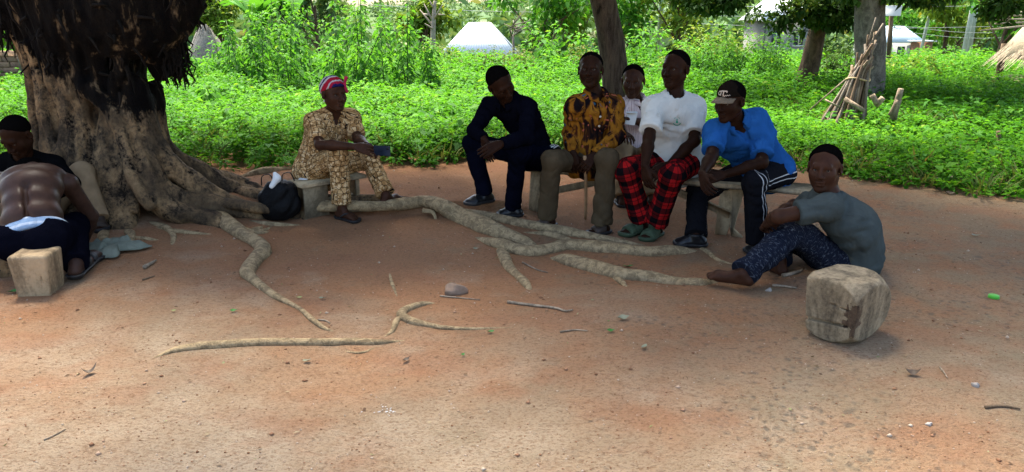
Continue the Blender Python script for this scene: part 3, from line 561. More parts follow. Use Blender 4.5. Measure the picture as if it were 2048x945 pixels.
b3 = [c2(1990, 15, 11.6, .24), c2(2020, 5, 11.4, .30), c2(1970, 32, 11.6, .12), c2(2008, 45, 11.5, .10), c2(1860, 0, 12.2, .20), c2(1820, -8, 12.3, .24), c2(1900, -10, 12, .18), c2(1700, -14, 12.7, .3), c2(1780, -18, 12.5, .3), c2(1964, 60, 11.6, .05)] + [(RNG.uniform(4.4, 10.5), RNG.uniform(9.2, 14.2), RNG.uniform(2.8, 4.8), .7, .7, .45) for _ in range(40)]
tree('thick smooth grey trunk behind the bundle of firewood', t3, [.27, .25, .235, .23, .24, .2], M_GREYB, b3, 14000, .15, M_TREELEAF, 43, [([t3[-1], (7.6, 12, 2.9), A(2010, 0, 11.5)], [.14, .09, .02]), ([t3[-2], A(1830, -40, 12.3), A(1870, -5, 12.2)], [.08, .05, .015])], lump=.05)
lowb = b2[:12]; crown('low_foliage', M_TREELEAF, bpy.data.objects['tree.001'], lowb, 3400, .12, seed=5)
low3 = b3[:10]; crown('low_foliage', M_TREELEAF, bpy.data.objects['tree.002'], low3, 1500, .11, seed=6)
# a few leaves of the fig that dangle into the top of the view are part of its crown; mid distance trees
def mid(label, px, D, h, r, mat, seed, n=900, leaf=.3, trunk=.10, top=0.0, group=None, thin=False):
    g = np.random.default_rng(seed); b = base_at(px, D); tip = b + (g.normal(0, .2), 0, h * .62); bb = [(tip[0] + g.normal(0, r * .5), tip[1] + g.normal(0, r * .4), b[2] + h * g.uniform(.5, .92), r * .42, r * .42, r * .34) for _ in range(14)]
    lm = [([b + (tip - b) * g.uniform(.4, .8), np.array(q[:3])], [trunk * .5, .02]) for q in bb[:6]]; tree(label, [b, (b + tip) / 2 + (g.normal(0, .1), 0, 0), tip], [trunk, trunk * .8, trunk * .5], M_DARKB, bb, n, leaf, mat, seed, lm, group)
mid('feathery light green tree beside the grey thatched hut', 452, 24, 2.7, .8, M_YELLEAF, 61, 1500, .17, .05); mid('dark tree with its crown above the tall stalks', 645, 34, 5.6, 1.6, M_FARLEAF, 62, 1500, .4); mid('rounded green tree right of the white roof', 1085, 36, 5.6, 1.9, M_TALL, 63, 1600, .35); mid('green tree behind the rough leaning trunk', 1150, 40, 6.4, 2.3, M_YELLEAF, 64, 1600, .4); mid('small green tree left of the pale power pole', 1265, 34, 5.2, 1.8, M_TALL, 65, 1400, .33); mid('yellow green spreading tree between the two power poles', 1885, 40, 5.8, 2.3, M_YELLEAF, 66, 2200, .3, .12); mid('dark green tree left of the yellow green tree', 1815, 46, 5.6, 2.2, M_TALL, 67, 1400, .4); mid('bushy green tree behind the thatched hut', 1990, 34, 5.0, 2.2, M_TALL, 68, 1600, .36); mid('light green tree rising left of the white roof', 842, 31, 3.3, 1.0, M_YELLEAF, 69, 1300, .3); mid('green bushy tree seen left of the fig trunk', 20, 19, 2.3, 1.2, M_TALL, 70, 1500, .22, .06); mid('leafy tree right of the pale power pole', 1360, 34, 5.4, 2.2, M_YELLEAF, 72, 1500, .34); mid('green tree closing the view between house and poles', 1950, 48, 6.5, 2.6, M_YELLEAF, 73, 1500, .45)
# bare branching tree
b = base_at(866, 27); mb = MB(); tt = thing('tree', 'pale bare branched tree left of the white roof', 'tree', b); mb.tube([b, A(866, 70, 27), A(868, 30, 27), A(870, 2, 27)], [.10, .09, .07, .05], 7, res=4)
for a, c in (((868, 55), (840, 20)), ((867, 45), (848, 8)), ((868, 40), (885, 10)), ((868, 60), (850, 48)), ((869, 20), (858, 0)), ((856, 30), (846, 28)), ((868, 30), (890, 30))): mb.tube([A(*a, 27), A(*c, 27 + RNG.uniform(-.4, .4))], [.045, .015], 5)
mb.build('trunk', m_plain('bare_wood', (.28, .23, .18), .9, .2), tt, True)
mb = MB(); tt = thing('tree', 'grey leafless twiggy tree right of the white roof', 'tree', base_at(1045, 26)); b = base_at(1030, 26); mb.tube([b, A(1026, 70, 26)], [.06, .04], 6)
for i in range(16): a = A(1026 + RNG.uniform(-4, 4), RNG.uniform(50, 80), 26); mb.tube([a, a + np.array([RNG.uniform(-.5, .7), RNG.uniform(-.4, .4), RNG.uniform(0, .6)])], [.022, .008], 4)
mb.build('trunk', m_plain('twig_grey', (.17, .14, .11), .9, .2), tt, True)
# far wooded hillside
g = np.random.default_rng(77); bl = []
for i in range(620):
    D = 56 + 330 * g.random() ** 1.9; x = g.uniform(-.8, .8) * D; z0 = float(gh(x, D)); r = g.uniform(1.8, 3.6) * (1 + D / 400); h = g.uniform(3.8, 6.4)
    if -.24 < x / D < -.03: h *= .42
    for k in range(3): bl.append((x + g.normal(0, r * .5), D + g.normal(0, r * .4), z0 + h * g.uniform(.35, .85), r * .62, r * .6, r * .5))
o = crown('forest', M_FARLEAF, None, bl, 56000, 1.2, seed=9); tag(o, 'distant wooded hillside closing the view', 'forest', kind='stuff')
# ------------------------------------------------------------------ buildings
M_ZINC = m_plain('white_zinc', (.72, .75, .78), .35, .5, .06, 3, .05); M_BLUEZ = m_plain('pale_blue_zinc', (.55, .68, .78), .35, .5, .06, 3, .05); M_WALLW = m_plain('white_wash', (.58, .58, .54), .9, .2, .1, 4, .2); M_MUD = m_plain('mud_brick', (.23, .15, .095), .95, .1, .22, 9, .6); M_MORTAR = m_plain('mud_mortar', (.17, .115, .075), .95, .1, .2, 9, .5); M_THATCH = m_plain('thatch', (.26, .215, .15), .95, .1, .3, 30, .6); M_THATCHG = m_plain('grey_thatch', (.20, .185, .16), .95, .1, .3, 30, .6); M_WOOD = m_bark('weathered_plank', (.10, .075, .05), (.27, .205, .135), 6, .15, .35); M_POST = m_bark('hut_post', (.05, .035, .022), (.17, .115, .07), 9, .2, .6); M_GLASS = m_plain('dark_window', (.03, .04, .05), .15, .6, .1, 5, 0); M_POLE = m_plain('pale_concrete_pole', (.42, .47, .42), .85, .2, .1, 6, .1); M_WIRE = m_plain('wire', (.30, .32, .32), .6, .3, .05, 5, 0)
# hut with white pyramid roof
def gable(name, label, cx, cy, hw, hd, eave, apex, roofm, wallm, wins, pyr=None, over=.35):
    z0 = float(gh(cx, cy)); t = thing(name, label, 'building', (cx, cy, z0)); mb = MB()
    for c, h in (((cx, cy - hd, (z0 + eave) / 2), (hw, .1, (eave - z0) / 2)), ((cx, cy + hd, (z0 + eave) / 2), (hw, .1, (eave - z0) / 2)), ((cx - hw, cy, (z0 + eave) / 2), (.1, hd - .103, (eave - z0) / 2)), ((cx + hw, cy, (z0 + eave) / 2), (.1, hd - .103, (eave - z0) / 2))): mb.box(c, h)
    mb.build('wall', wallm, t)
    for wx, wz, ww, wh in wins: q = MB(); q.box((cx + wx, cy - hd - .112, wz), (ww, .01, wh)); f = q.build('window', M_GLASS, t); q = MB(); q.box((cx + wx, cy - hd - .13, wz), (.02, .006, wh)); q.box((cx + wx, cy - hd - .118, wz - wh - .03), (ww + .06, .03, .03)); q.build('frame', M_WALLW, f)
    X, Y = hw + over, hd + over
    e = [(cx - X, cy - Y, eave), (cx + X, cy - Y, eave), (cx + X, cy + Y, eave), (cx - X, cy + Y, eave)]; p = pyr if pyr is not None else X; a0, a1 = (cx - p, cy, apex), (cx + p, cy, apex)
    V = np.array(e + [a0, a1]); n = 26; Vs = []; F = []
    def slope(p0, p1, q1, q0):
        k = len(Vs)
        for i in range(2 * n + 1):
            u = i / (2 * n); lift = np.array([0, 0, .018 if i % 2 else 0]); Vs.append(np.array(p0) * (1 - u) + np.array(p1) * u + lift); Vs.append(np.array(q0) * (1 - u) + np.array(q1) * u + lift)
        for i in range(2 * n): F.append([k + 2 * i, k + 2 * i + 2, k + 2 * i + 3, k + 2 * i + 1])
    slope(e[0], e[1], a1, a0); slope(e[2], e[3], a0, a1); slope(e[1], e[2], a1, a1); slope(e[3], e[0], a0, a0)
    o = mesh_np('roof', Vs, np.array(F), roofm, t, False); md = o.modifiers.new('t', 'SOLIDIFY'); md.thickness = .04; return t
x, y = xy(960, 42); gable('house', 'house with a bright white metal pyramid roof sunk behind bushes', x, y, 1.75, 1.75, -.55, 1.08, M_ZINC, M_WALLW, [(-.8, -1.5, .3, .4), (.8, -1.5, .3, .4)], .6)
x, y = xy(1784, 44); gable('house', 'small white house with pale blue metal roof right of the grey trunk', x, y, .92, 1.3, .02, .86, M_BLUEZ, M_WALLW, [(.65, -.42, .12, .28), (-.2, -.5, .2, .3)], .5, .2)
x, y = xy(1548, 36); gable('house', 'pale house with white metal roof hidden behind the dark tree', x, y, .95, 1.5, 1.25, 2.3, M_ZINC, m_plain('grey_wall', (.20, .20, .18), .9, .2, .1, 4, .2), [(-.5, .5, .2, .3), (.5, .5, .2, .3)], .5, .3)
q = MB(); x, y = xy(1716, 23); z0 = float(gh(x, y)); q.box((x, y, (z0 + 1.15) / 2), (.10, .10, (1.15 - z0) / 2), bev=.01); tag(q.build('concrete_pillar', M_WALLW), 'short pale concrete pillar just left of the grey trunk', 'pillar')
q = MB(); x, y = xy(1832, 43); z0 = float(gh(x, y)); t = thing('mud_hut', 'low reddish mud hut beside the pale blue roofed house', 'building', (x, y, z0)); q.box((x, y, (z0 + .05) / 2), (.55, .6, (.05 - z0) / 2)); q.build('wall', m_plain('red_mud', (.33, .18, .11), .95, .1), t); q = MB(); q.box((x, y, .09), (.7, .75, .03)); q.build('roof', M_ZINC, t)
# mud brick wall far left
x0, y0 = xy(-90, 15.5); x1 = xy(52, 15.5)[0]; z0 = float(gh(x1, 15.5)); t = thing('brick_wall', 'broken mud brick wall left of the fig trunk', 'wall', ((x0 + x1) / 2, 15.5, z0)); q = MB(); q.box(((x0 + x1) / 2, 15.62, z0 + .42), ((x1 - x0) / 2 - .05, .10, .42)); q.build('core', M_MORTAR, t); bm = None
for j in range(8):
    xx = x0 + (.15 if j % 2 else 0)
    while xx < x1 - .1 - (.1 * (j > 5)):
        if bm is None: q = MB(); q.box((0, 0, 0), (.145, .12, .048), bev=.008); o = q.build('brick', M_MUD, t); bm = o
        else: o = bpy.data.objects.new('brick', bm.data); link(o, t)
        o.location = (xx + .15, 15.58 + RNG.uniform(-.012, .012), z0 + .05 + j * .105); o.rotation_euler = (0, RNG.uniform(-.02, .02), RNG.uniform(-.03, .03)); xx += .305
q = MB(); q.tube([base_at(40, 15.2), A(36, 95, 15.2), A(30, 70, 15.2)], [.05, .045, .04], 7, .06); tag(q.build('wooden_post', M_GREYB, None, True), 'grey wooden post in front of the mud brick wall', 'post')
def straw(mb, c, r0, r1, z0, z1, n, g, L=.5, w=.012):
    for i in range(n):
        a = g.uniform(0, 6.283); u = g.random(); r = r0 + (r1 - r0) * u; z = z0 + (z1 - z0) * u; d = np.array([math.cos(a), math.sin(a), 0]); s_ = np.array([-d[1], d[0], 0]); p = np.array(c) + d * r + (0, 0, z + .03); sl = (z1 - z0) / (r0 - r1 + 1e-6); e = p + (d - np.array([0, 0, sl])) / math.hypot(1, sl) * L * g.uniform(.5, 1.1) + s_ * g.normal(0, .05) + d * g.uniform(0, .03); ww = w * g.uniform(.6, 1.6)
        mb.raw([p - s_ * ww, p + s_ * ww, e + s_ * ww * .4, e - s_ * ww * .4], [[0, 1, 2, 3]])
def thatch_hut(label, c, r, eave, apex, mat, posts, seed, wall=None, h_over=0.0):
    g = np.random.default_rng(seed); z0 = float(gh(c[0], c[1])); t = thing('thatched_hut', label, 'hut', (c[0], c[1], z0)); mb = MB(); n = 40; V = []; F = []
    for j in range(7):
        for i in range(n): a = i / n * 6.283; rr = r * (1 - j / 6) + .02; V.append((c[0] + math.cos(a) * rr * (1 + .02 * g.normal()), c[1] + math.sin(a) * rr, eave + (apex - eave) * (1 - (1 - j / 6) ** 1.35) + .02 * g.normal()))
    for j in range(6):
        for i in range(n): F.append([j * n + i, j * n + (i + 1) % n, (j + 1) * n + (i + 1) % n, (j + 1) * n + i])
    ro = mesh_np('roof', V, np.array(F), mat, t, False); md = ro.modifiers.new('t', 'SOLIDIFY'); md.thickness = .10; md.offset = -1
    straw(mb, (c[0], c[1], 0), r + .02, .05, eave, apex, 5200, g, .42 * r / 1.6); o = mb.build('straw', mat, ro); o['kind'] = 'stuff'
    for a in posts: p = np.array([c[0] + math.cos(a) * r * .93, c[1] + math.sin(a) * r * .93, z0 - .1]); q = MB(); q.tube([p, p + (g.normal(0, .03), 0, (eave - z0) * .6), p + (0, 0, eave - z0 + .35)], [.085, .075, .07], 8, .12, res=3); q.build('post', M_POST, t, True)
    if wall: q = MB(); q.tube([(c[0], c[1], z0 - .1), (c[0], c[1], eave + .1)], r * .8, 24); q.build('wall', wall, t, True)
    return t
x, y = xy(2172, 16.6); ht = thatch_hut('open thatched shelter on wooden posts at the right edge', (x, y), 1.6, .68, 2.55, M_THATCH, [R(a) for a in (195, 218, 250, 300, 20, 90, 150)], 5)
for px0, py0, px1, py1 in ((1962, 62, 2070, 50), (1990, 48, 2080, 44), (1992, 40, 2080, 38), (1994, 33, 2080, 30), (1990, 26, 2080, 24), (2005, 18, 2080, 14)): q = MB(); q.tube([A(px0, py0, 15.6), A(px1, py1, 15.7)], [.018, .022], 6); q.build('pole', m_plain('pale_stick', (.40, .33, .24), .9, .2), ht, True)
x, y = xy(414, 20.5); thatch_hut('small grey thatched hut behind weeds right of the fig trunk', (x, y), .62, .25, 1.28, M_THATCHG, [], 6, M_MUD)
q = MB(); p = base_at(2016, 15.6, 0); v = Vol(p - .4, p + .5, .02); v.op(el(p + (0, 0, .14), (.20, .17, .15)), .03); v.op(rc(p + (.02, 0, .26), p + (.02, 0, .33), .10, .13), .04); v.op(rc(p + (.02, 0, .30), p + (.02, 0, .40), .08, .11), .02, 's'); V, F = v.mesh(); tag(mesh_np('cooking_pot', V, F, m_plain('sooty_pot', (.02, .022, .03), .5, .4)), 'dark rounded pot on the ground under the thatched shelter', 'pot')
# ------------------------------------------------------------------ poles and wires
def pole(label, px, D, top, r, lean=0.0):
    b = base_at(px, D); t = thing('utility_pole', label, 'pole', b); q = MB(); e = np.array([b[0] + lean, b[1], top]); q.tube([b, e], [r, r * .8], 8); q.build('post', M_POLE, t, True); q = MB(); q.bar(e + (-.8, -.12, -.5), e + (.8, -.12, -.5), .09, .09); q.build('crossarm', M_POLE, t); return e
e1 = pole('pale power pole rising behind the sitters, right of the leaning trunk', 1318, 36, 5.6, .13); e2 = pole('left pole of the twin power poles near the thatched shelter', 1926, 38, 5.6, .12, .25); e3 = pole('right pole of the twin power poles near the thatched shelter', 1940, 38.3, 5.6, .12, -.1); e4 = pole('slim leaning pale pole right of the blue roofed house', 1836, 42, 5.0, .09, .6)
for k, (a, b, z) in enumerate(((700, 1330, 1.75), (1100, 2100, 1.95), (1240, 2100, 1.0), (1780, 2110, .80), (1780, 2110, .55), (1240, 1700, 1.55))): p, q_ = A(a, 30, 37), A(b, 30, 37); p[2] = z + .25; q_[2] = z; q = MB(); m = (p + q_) / 2 - (0, 0, .25); q.tube([p, m, q_], .011, 5, res=8); tag(q.build('overhead_wire', M_WIRE, None, True), ('thin pale wire crossing above the white pyramid roof', 'thin pale wire high between leaning trunk and twin poles', 'lower pale wire behind the dark tree and firewood', 'upper thin wire by the twin power poles', 'lowest thin wire by the twin power poles', 'thin wire behind the low hanging dark foliage')[k], 'wire', 'overhead wires')
b = base_at(1783, 22); t = thing('signpost', 'brown wooden post carrying a pale board beside the grey trunk', 'sign', b); q = MB(); q.tube([b, A(1784, 12, 22)], [.07, .06], 8, .08); q.build('post', M_POST, t, True); q = MB(); q.box(A(1778, 22, 21.86), (.34, .02, .14), bev=.005); q.build('board', M_WALLW, t)
print('background', round(time.time() - T0, 1))
# ------------------------------------------------------------------ people
SK = m_skin('skin', (.022, .0095, .0055), .035); SK2 = m_skin('skin_warm', (.044, .0185, .0105), .07); SK3 = m_skin('skin_back', (.046, .024, .017), .12)
HAIR = m_plain('short_hair', (.0045, .004, .004), .95, 0.0, .3, 160, .9)
EYE_W = m_plain('eye_white', (.09, .075, .065), .5, 0.0, .05, 20, 0); EYE_I = m_plain('iris', (.006, .004, .003), .3, .1, .05, 20, 0)
def solve(J0, bones, fixed, w=.06):
    """slide every joint along its own sight line until the bones have human lengths"""
    names = [k for k in J0 if len(J0[k]) == 3 and k not in fixed]; D = np.array([J0[k][2] for k in names], float); D0 = D.copy()
    rays = {k: ray(*J0[k][:2]) for k in names}
    def pos(D):
        d = dict(fixed)
        for k, v in zip(names, D): d[k] = np.array([0, 0, CAMZ]) + rays[k] * (v / rays[k][1])
        return d
    def res(D):
        p = pos(D); return np.array([(np.linalg.norm(p[a] - p[b]) - L) * ww for a, b, L, ww in bones if a in p and b in p] + list((D - D0) * w))
    for _ in range(40):
        r = res(D); Jm = np.stack([(res(D + np.eye(len(D))[i] * 1e-4) - r) / 1e-4 for i in range(len(D))], 1)
        D = D - .6 * np.linalg.lstsq(Jm, r, rcond=None)[0]
    return pos(D)
def frame(f, u):
    f = norm(f); u = norm(np.asarray(u, float) - f * np.dot(u, f)); r = np.cross(f, u); return np.stack([r, f, u], 1)     # x right, y forward, z up
def noise_fold(v, amp, seed=0, band=.05):
    X = v.all(); m = np.abs(v.D) < band; i = np.argwhere(m)
    p = v.lo + i * v.h; a = np.random.default_rng(seed); n = 0
    for f, s in ((26, 1.0), (52, .6), (95, .3)):
        d = rdir_seed(a, 3); n = n + s * (1.2 - 2.4 * np.abs(np.sin(p @ d[0] * f * .6 + 1.6 * np.sin(p @ d[1] * f * .5 + a.uniform(0, 6)) + a.uniform(0, 6)))) * (.55 + .45 * np.sin(p @ d[2] * f * .4))
    v.D[m] += (amp * n * .55).astype(np.float32)
def rdir_seed(g, n):
    v = g.normal(size=(n, 3)); return v / np.linalg.norm(v, axis=1)[:, None]
def fabric(V, segs):
    """segs: (a, b, radius, reference) -> along, around, id: cloth coordinates that follow limbs"""
    best = np.full(len(V), 1e9); out = np.zeros((len(V), 3))
    for i, (a, b, r, ref) in enumerate(segs):
        d = b - a; L = np.linalg.norm(d); d = d / L; t = np.clip((V - a) @ d, -.06, L + .06); q = V - a - t[:, None] * d; ds = np.linalg.norm(q, axis=1) - r + (.3 * np.maximum((V - a) @ d - L + .035, 0) * 4 if r > .08 and r < .1 else 0) - (.02 if .06 < r < .065 else 0)
        x = norm(ref - d * np.dot(ref, d)); y = np.cross(d, x); an = np.arctan2(q @ y, q @ x); s = ds < best
        out[s] = np.stack([(V - a) @ d, an * r, np.full(len(V), i * 1.0)], 1)[s]; best[s] = ds[s]
    return out
def hand_prims(w, d, n, side, s, curl=.5, thumb=.4):
    """w wrist, d pointing along the hand, n palm normal, side = direction of the thumb edge"""
    d = norm(d); n = norm(n - d * np.dot(n, d)); sd = np.cross(d, n); sd = sd * np.sign(np.dot(sd, side) or 1); P = []
    offs = [.034, .012, -.011, -.032]; ln = [.070, .078, .073, .058]
    for o, l in zip(offs, ln):
        k = w + s * (d * .088 + sd * o); P.append(rc(w + s * (d * .012 + sd * o * .5), k, .017 * s, .0125 * s))
        c = k; ang = 0
        for j, f in enumerate((.44, .32, .24)):
            ang += curl * (0.55 if j == 0 else .75); dd = d * math.cos(ang) + n * math.sin(ang) + sd * o * 1.6 * (1 - curl * .5); e = c + norm(dd) * l * f * s * 1.12
            P.append(rc(c, e, (.0098 - .0011 * j) * s, (.0090 - .0011 * j) * s)); c = e
    b = w + s * (d * .030 + sd * .022); m = b + s * .045 * norm(d * .62 + sd * .62 + n * thumb); e = m + s * .036 * norm(d * .9 + sd * .18 + n * thumb)
    P += [rc(b, m, .016 * s, .0125 * s), rc(m, e, .0125 * s, .009 * s)]
    return P
def foot_prims(an, toe, s, bare=False, up=(0, 0, 1)):
    """an ankle joint, toe tip on the ground"""
    d = toe - an; d[2] = 0; d = norm(d); up = norm(up); z0 = toe[2]
    sd = np.cross(d, up); g = np.array([an[0], an[1], z0])
    heel = g - d * .035 * s + up * .030 * s; ball = toe - d * .075 * s + up * .026 * s; tip = toe - d * .022 * s + up * .017 * s
    P = [rc(heel, ball, .033 * s, .036 * s), rc(an, (heel + ball) / 2 + up * .012, .034 * s, .035 * s), rc(an, heel, .034 * s, .033 * s), rc(ball + sd * .012, tip + sd * .014, .028 * s, .016 * s), rc(ball - sd * .014, tip - sd * .014 - d * .012, .026 * s, .014 * s)]
    if bare:
        for i, o in enumerate((-.036, -.019, -.003, .012, .031)):
            l = (.0, .012, .020, .024, .028)[i]; b = ball + sd * o * s + d * .018 * s; e = tip + sd * o * 1.05 * s + d * (l - .02) * s - up * .004; r = (.009, .0095, .010, .0105, .014)[i] * s
            P.append(rc(b, e, r, r))
    return P, (g, d, sd, up, np.linalg.norm(toe[:2] - an[:2]))
def head_sdf(v, c, M, s, fem=False):
    def L(x, y, z): return c + M @ (np.array([x, y, z]) * s)
    def S(x): return np.asarray(x) * s
    v.op(el(L(0, -.014, .036), S((.079, .096, .085)), M), .02)
    v.op(el(L(0, .030, -.030), S((.063, .063, .078)), M), .03)
    for q in (-1, 1):
        v.op(rc(L(q * .054, -.004, -.046), L(q * .014, .068, -.099), .023 * s, .017 * s), .03)
        v.op(el(L(q * .042, .056, -.024), S((.022, .020, .024)), M), .035)
        v.op(el(L(q * .083, -.012, -.002), S((.009, .021, .032)), M), .006)
        v.op(el(L(q * .087, -.006, .000), S((.005, .011, .018)), M), .005, 's')
    v.op(el(L(0, .074, -.098), S((.020, .018, .017)), M), .02)
    v.op(rc(L(-.036, .081, .026), L(.036, .081, .026), .011 * s, .011 * s), .025)
    for q in (-1, 1): v.op(el(L(q * .033, .103, .004), S((.020, .012, .010)), M), .022, 's')
    v.op(rc(L(0, .093, .014), L(0, .113, -.028), .0075 * s, .0125 * s), .014)
    for q in (-1, 1): v.op(el(L(q * .014, .103, -.033), S((.0115, .011, .009)), M), .008)
    v.op(el(L(0, .094, -.058), S((.027, .013, .0085)), M), .007); v.op(el(L(0, .091, -.073), S((.024, .013, .0095)), M), .007)
    v.op(el(L(0, .108, -.0655), S((.025, .010, .0028)), M), .004, 's')
    for q in (-1, 1): v.op(el(L(q * .032, .082, .0145), S((.017, .011, .005)), M), .008)
def person(label, J0, pf, hf, clothes, s=1.0, hu=(0, 0, 1), fat=1.0, fem=False, skin=None, slouch=.05, hands=None, bare=True, feet=None, hair='short', seat_back=.0, tf=None, neck_cut=None, hh=.0025, gaze=None, headsize=1.1):
    """J0 joints as (px, py, depth): P pelvis, C shoulder centre, H head; a = left in the picture, b = right. pf pelvis facing, hf head facing"""
    skin = skin or SK; hands = hands or {}; feet = feet or {}
    pf = norm(np.array([*pf, 0.0])); sgn = 1 if pf[1] < 0 else -1      # a-side lies to image left
    lat = np.array([-pf[1], pf[0], 0.0])                        # person's left... kept so that b = +x in the picture
    lat = lat * (np.sign(lat[0]) or 1)
    P = A(*J0['P']); fixed = {'P': P, 'ha': P - lat * .088 * s, 'hb': P + lat * .088 * s}
    for q in 'ab':
        if 't' + q in J0:
            ft = J0['t' + q]; fixed['t' + q] = G(ft[0], ft[1], ft[2] if len(ft) > 2 else .012)
        k = J0['n' + q]
        fixed['n' + q] = G(k[0], k[1], .085 * s + (k[2] if len(k) > 2 else 0)) if not (len(k) > 3) else A(k[0], k[1], k[3])
    dy = 9.5 * 5.5 / J0['P'][2] * s
    J0 = dict(J0)
    for k_, f_ in (('sa', 1.0), ('sb', 1.0), ('C', .8)): q_ = J0[k_]; J0[k_] = (q_[0], q_[1] + dy * f_, q_[2])
    Jv = {k: v for k, v in J0.items() if k not in ('P', 'ta', 'tb', 'na', 'nb')}
    b = [('P', 'C', .46 * s, 1), ('sa', 'sb', .35 * s, 1), ('C', 'sa', .175 * s, .6), ('C', 'sb', .175 * s, .6), ('C', 'H', .25 * s, .8)]
    for q in 'ab': b += [('s' + q, 'e' + q, .29 * s, 1), ('e' + q, 'w' + q, .255 * s, 1), ('h' + q, 'k' + q, .43 * s, 1), ('k' + q, 'n' + q, .42 * s, 1)]
    J = solve(Jv, b, fixed); J.update(fixed)
    C, H = J['C'], J['H']; up = norm(C - P); latc = norm(J['sb'] - J['sa']); fw = np.cross(latc, up); fw = norm(fw * (np.sign(np.dot(fw, np.array([*(tf or pf[:2]), 0]))) or 1))
    MH = frame(hf, hu); N = C + up * .045 * s + (H - C) * .12
    # ---- body
    Bd = []
    lev = [(.02, .160, .115, .10), (.24, .145, .112, .11), (.45, .136, .104, .10), (.68, .152, .112, .12), (.9, .160, .100, .085)]
    def torso(g=0.0, fx=1.0):
        out = []
        for t, rx, ry, rz in lev:
            mid = P + (C - P) * t - fw * slouch * 4 * t * (1 - t) + pf * 0.0
            lt = lat * (1 - t) + latc * t; lt = norm(lt - up * np.dot(lt, up)); f2 = norm(np.cross(lt, up)); M = np.stack([lt, f2, up], 1)
            out.append(el(mid, np.array([rx * fat * s * fx + g, ry * fat * s * fx + g, rz * s + g]), M))
        for q in 'ab':
            out.append(rc(J['s' + q], N - up * .035 * s, (.054 * s + g), (.052 * s + g)))
        return out
    def arm(q, g0=0.0, g1=0.0): return [rc(J['s' + q], J['e' + q], .052 * s * (.9 if fem else 1) + g0, .040 * s + g1)]
    def fore(q, g=0.0): return [rc(J['e' + q], J['e' + q] * .65 + J['w' + q] * .35, .040 * s + g, .041 * s + g), rc(J['e' + q] * .65 + J['w' + q] * .35, J['w' + q], .041 * s + g, .026 * s + g)]
    def leg(q, g=0.0): return [rc(J['h' + q], J['k' + q], .088 * s * fat + g, .058 * s + g), el(J['h' + q] - pf * .03 + np.array([0, 0, -.005]), np.array([.095, .105, .09]) * s * fat + g)]
    def shin(q, g=0.0):
        k, n = J['k' + q], J['n' + q]; m = k * .68 + n * .32 - norm(np.cross(np.cross(n - k, pf), n - k)) * .0
        return [rc(k, m, .056 * s + g, .054 * s + g), rc(m, n, .054 * s + g, .036 * s + g)]
    Bd += torso()
    hp = {}; fp = {}; fi = {}
    for q in 'ab':
        Bd += arm(q) + fore(q) + leg(q) + shin(q)
    lo_hi = Bd + [el(H, np.array([.15, .15, .15]))] + [rc(J['w' + q], J['w' + q], .2, .2) for q in 'ab'] + [rc(J['n' + q], J['t' + q], .1, .06) for q in 'ab' if 't' + q in J]
    v = volfor(lo_hi, .006)
    for p in Bd: v.op(p, .03 if p[0] == 'e' else .025)
    v.op(rc(H + MH @ np.array([0, -.028, -.05]) * s, N - up * .01, .054 * s * (.9 if fem else 1), .060 * s), .03)
    for q in 'ab':
        hd = hands.get(q, {}); d = norm(J['w' + q] - J['e' + q]) if 'd' not in hd else norm(hd['d'])
        hp[q] = hand_prims(J['w' + q], d, np.array(hd.get('n', (0, 0, -1)), float), np.array(hd.get('t', (1 if q == 'a' else -1, 0, .3)), float), s * 1.04, hd.get('curl', .45), hd.get('thumb', .4))
        for p in hp[q]: v.op(p, .0045)
        if 't' + q in J:
            fp[q], fi[q] = foot_prims(J['n' + q].copy(), J['t' + q].copy(), s, bare)
            for p in fp[q]: v.op(p, .012)
    head_sdf(v, H, MH, s * headsize, fem)
    if 'body' in clothes: clothes['body'](v, J, P, C, up, fw, latc, s)
    base = np.array([P[0], P[1], float(gh(P[0], P[1]))])
    root = thing('person', label, 'person', base, 'people gathered under the shade tree')
    V, F = v.mesh(); body = mesh_np('body', V, F, skin, root)
    # ---- eyes
    for q in (-1, 1):
        c = H + MH @ (np.array([q * .032, .0775, .0045]) * s * headsize); gz = norm(gaze if gaze is not None else MH[:, 1]); mb = MB(); n = 10; Vv = []; Ff = []; mi = []
        x = norm(np.cross(gz, (0, 0, 1))); y = np.cross(x, gz)
        th = [0, .28, .55, .9, 1.3, 1.8]
        for t in th:
            for k in range(n):
                a = k / n * 2 * math.pi; Vv.append(c + .0118 * s * (gz * math.cos(t) + (x * math.cos(a) + y * math.sin(a)) * math.sin(t)))
        for i in range(len(th) - 1):
            for k in range(n): Ff.append([i * n + k, i * n + (k + 1) % n, (i + 1) * n + (k + 1) % n, (i + 1) * n + k]); mi.append(1 if i < 2 else 0)
        mesh_np('eye', Vv, np.array(Ff), None, body, True, None, [EYE_W, EYE_I], mi)
    # ---- hair
    if hair == 'short':
        hv = Vol(H - .17, H + .17, .0055); L = lambda x, y, z: H + MH @ (np.array([x, y, z]) * s * headsize)
        hv.op(el(L(0, -.015, .037), np.array([.0815 + hh, .0975 + hh, .0865 + hh]) * s * headsize, MH), .01)
        X_ = hv.all(); nn = MH @ norm(np.array([0, .85, -1.0])); p0 = L(0, 0, .042); d_ = ((X_[0] - p0[0]) * nn[0] + (X_[1] - p0[1]) * nn[1] + (X_[2] - p0[2]) * nn[2]).astype(np.float32)
        lx = (X_[0] - H[0]) * MH[0, 0] + (X_[1] - H[1]) * MH[1, 0] + (X_[2] - H[2]) * MH[2, 0]; d_ = d_ + .25 * np.maximum(.03 - np.abs(lx), 0) - .35 * np.maximum(np.abs(lx) - .055, 0)
        q_ = np.maximum(.024 - np.abs(hv.D - d_), 0) / .024; hv.D = (np.maximum(hv.D, d_) + q_ * q_ * .024 * .25).astype(np.float32)
        noise_fold(hv, .0012, 3); V, F = hv.mesh(); mesh_np('hair', V, F, HAIR, root)
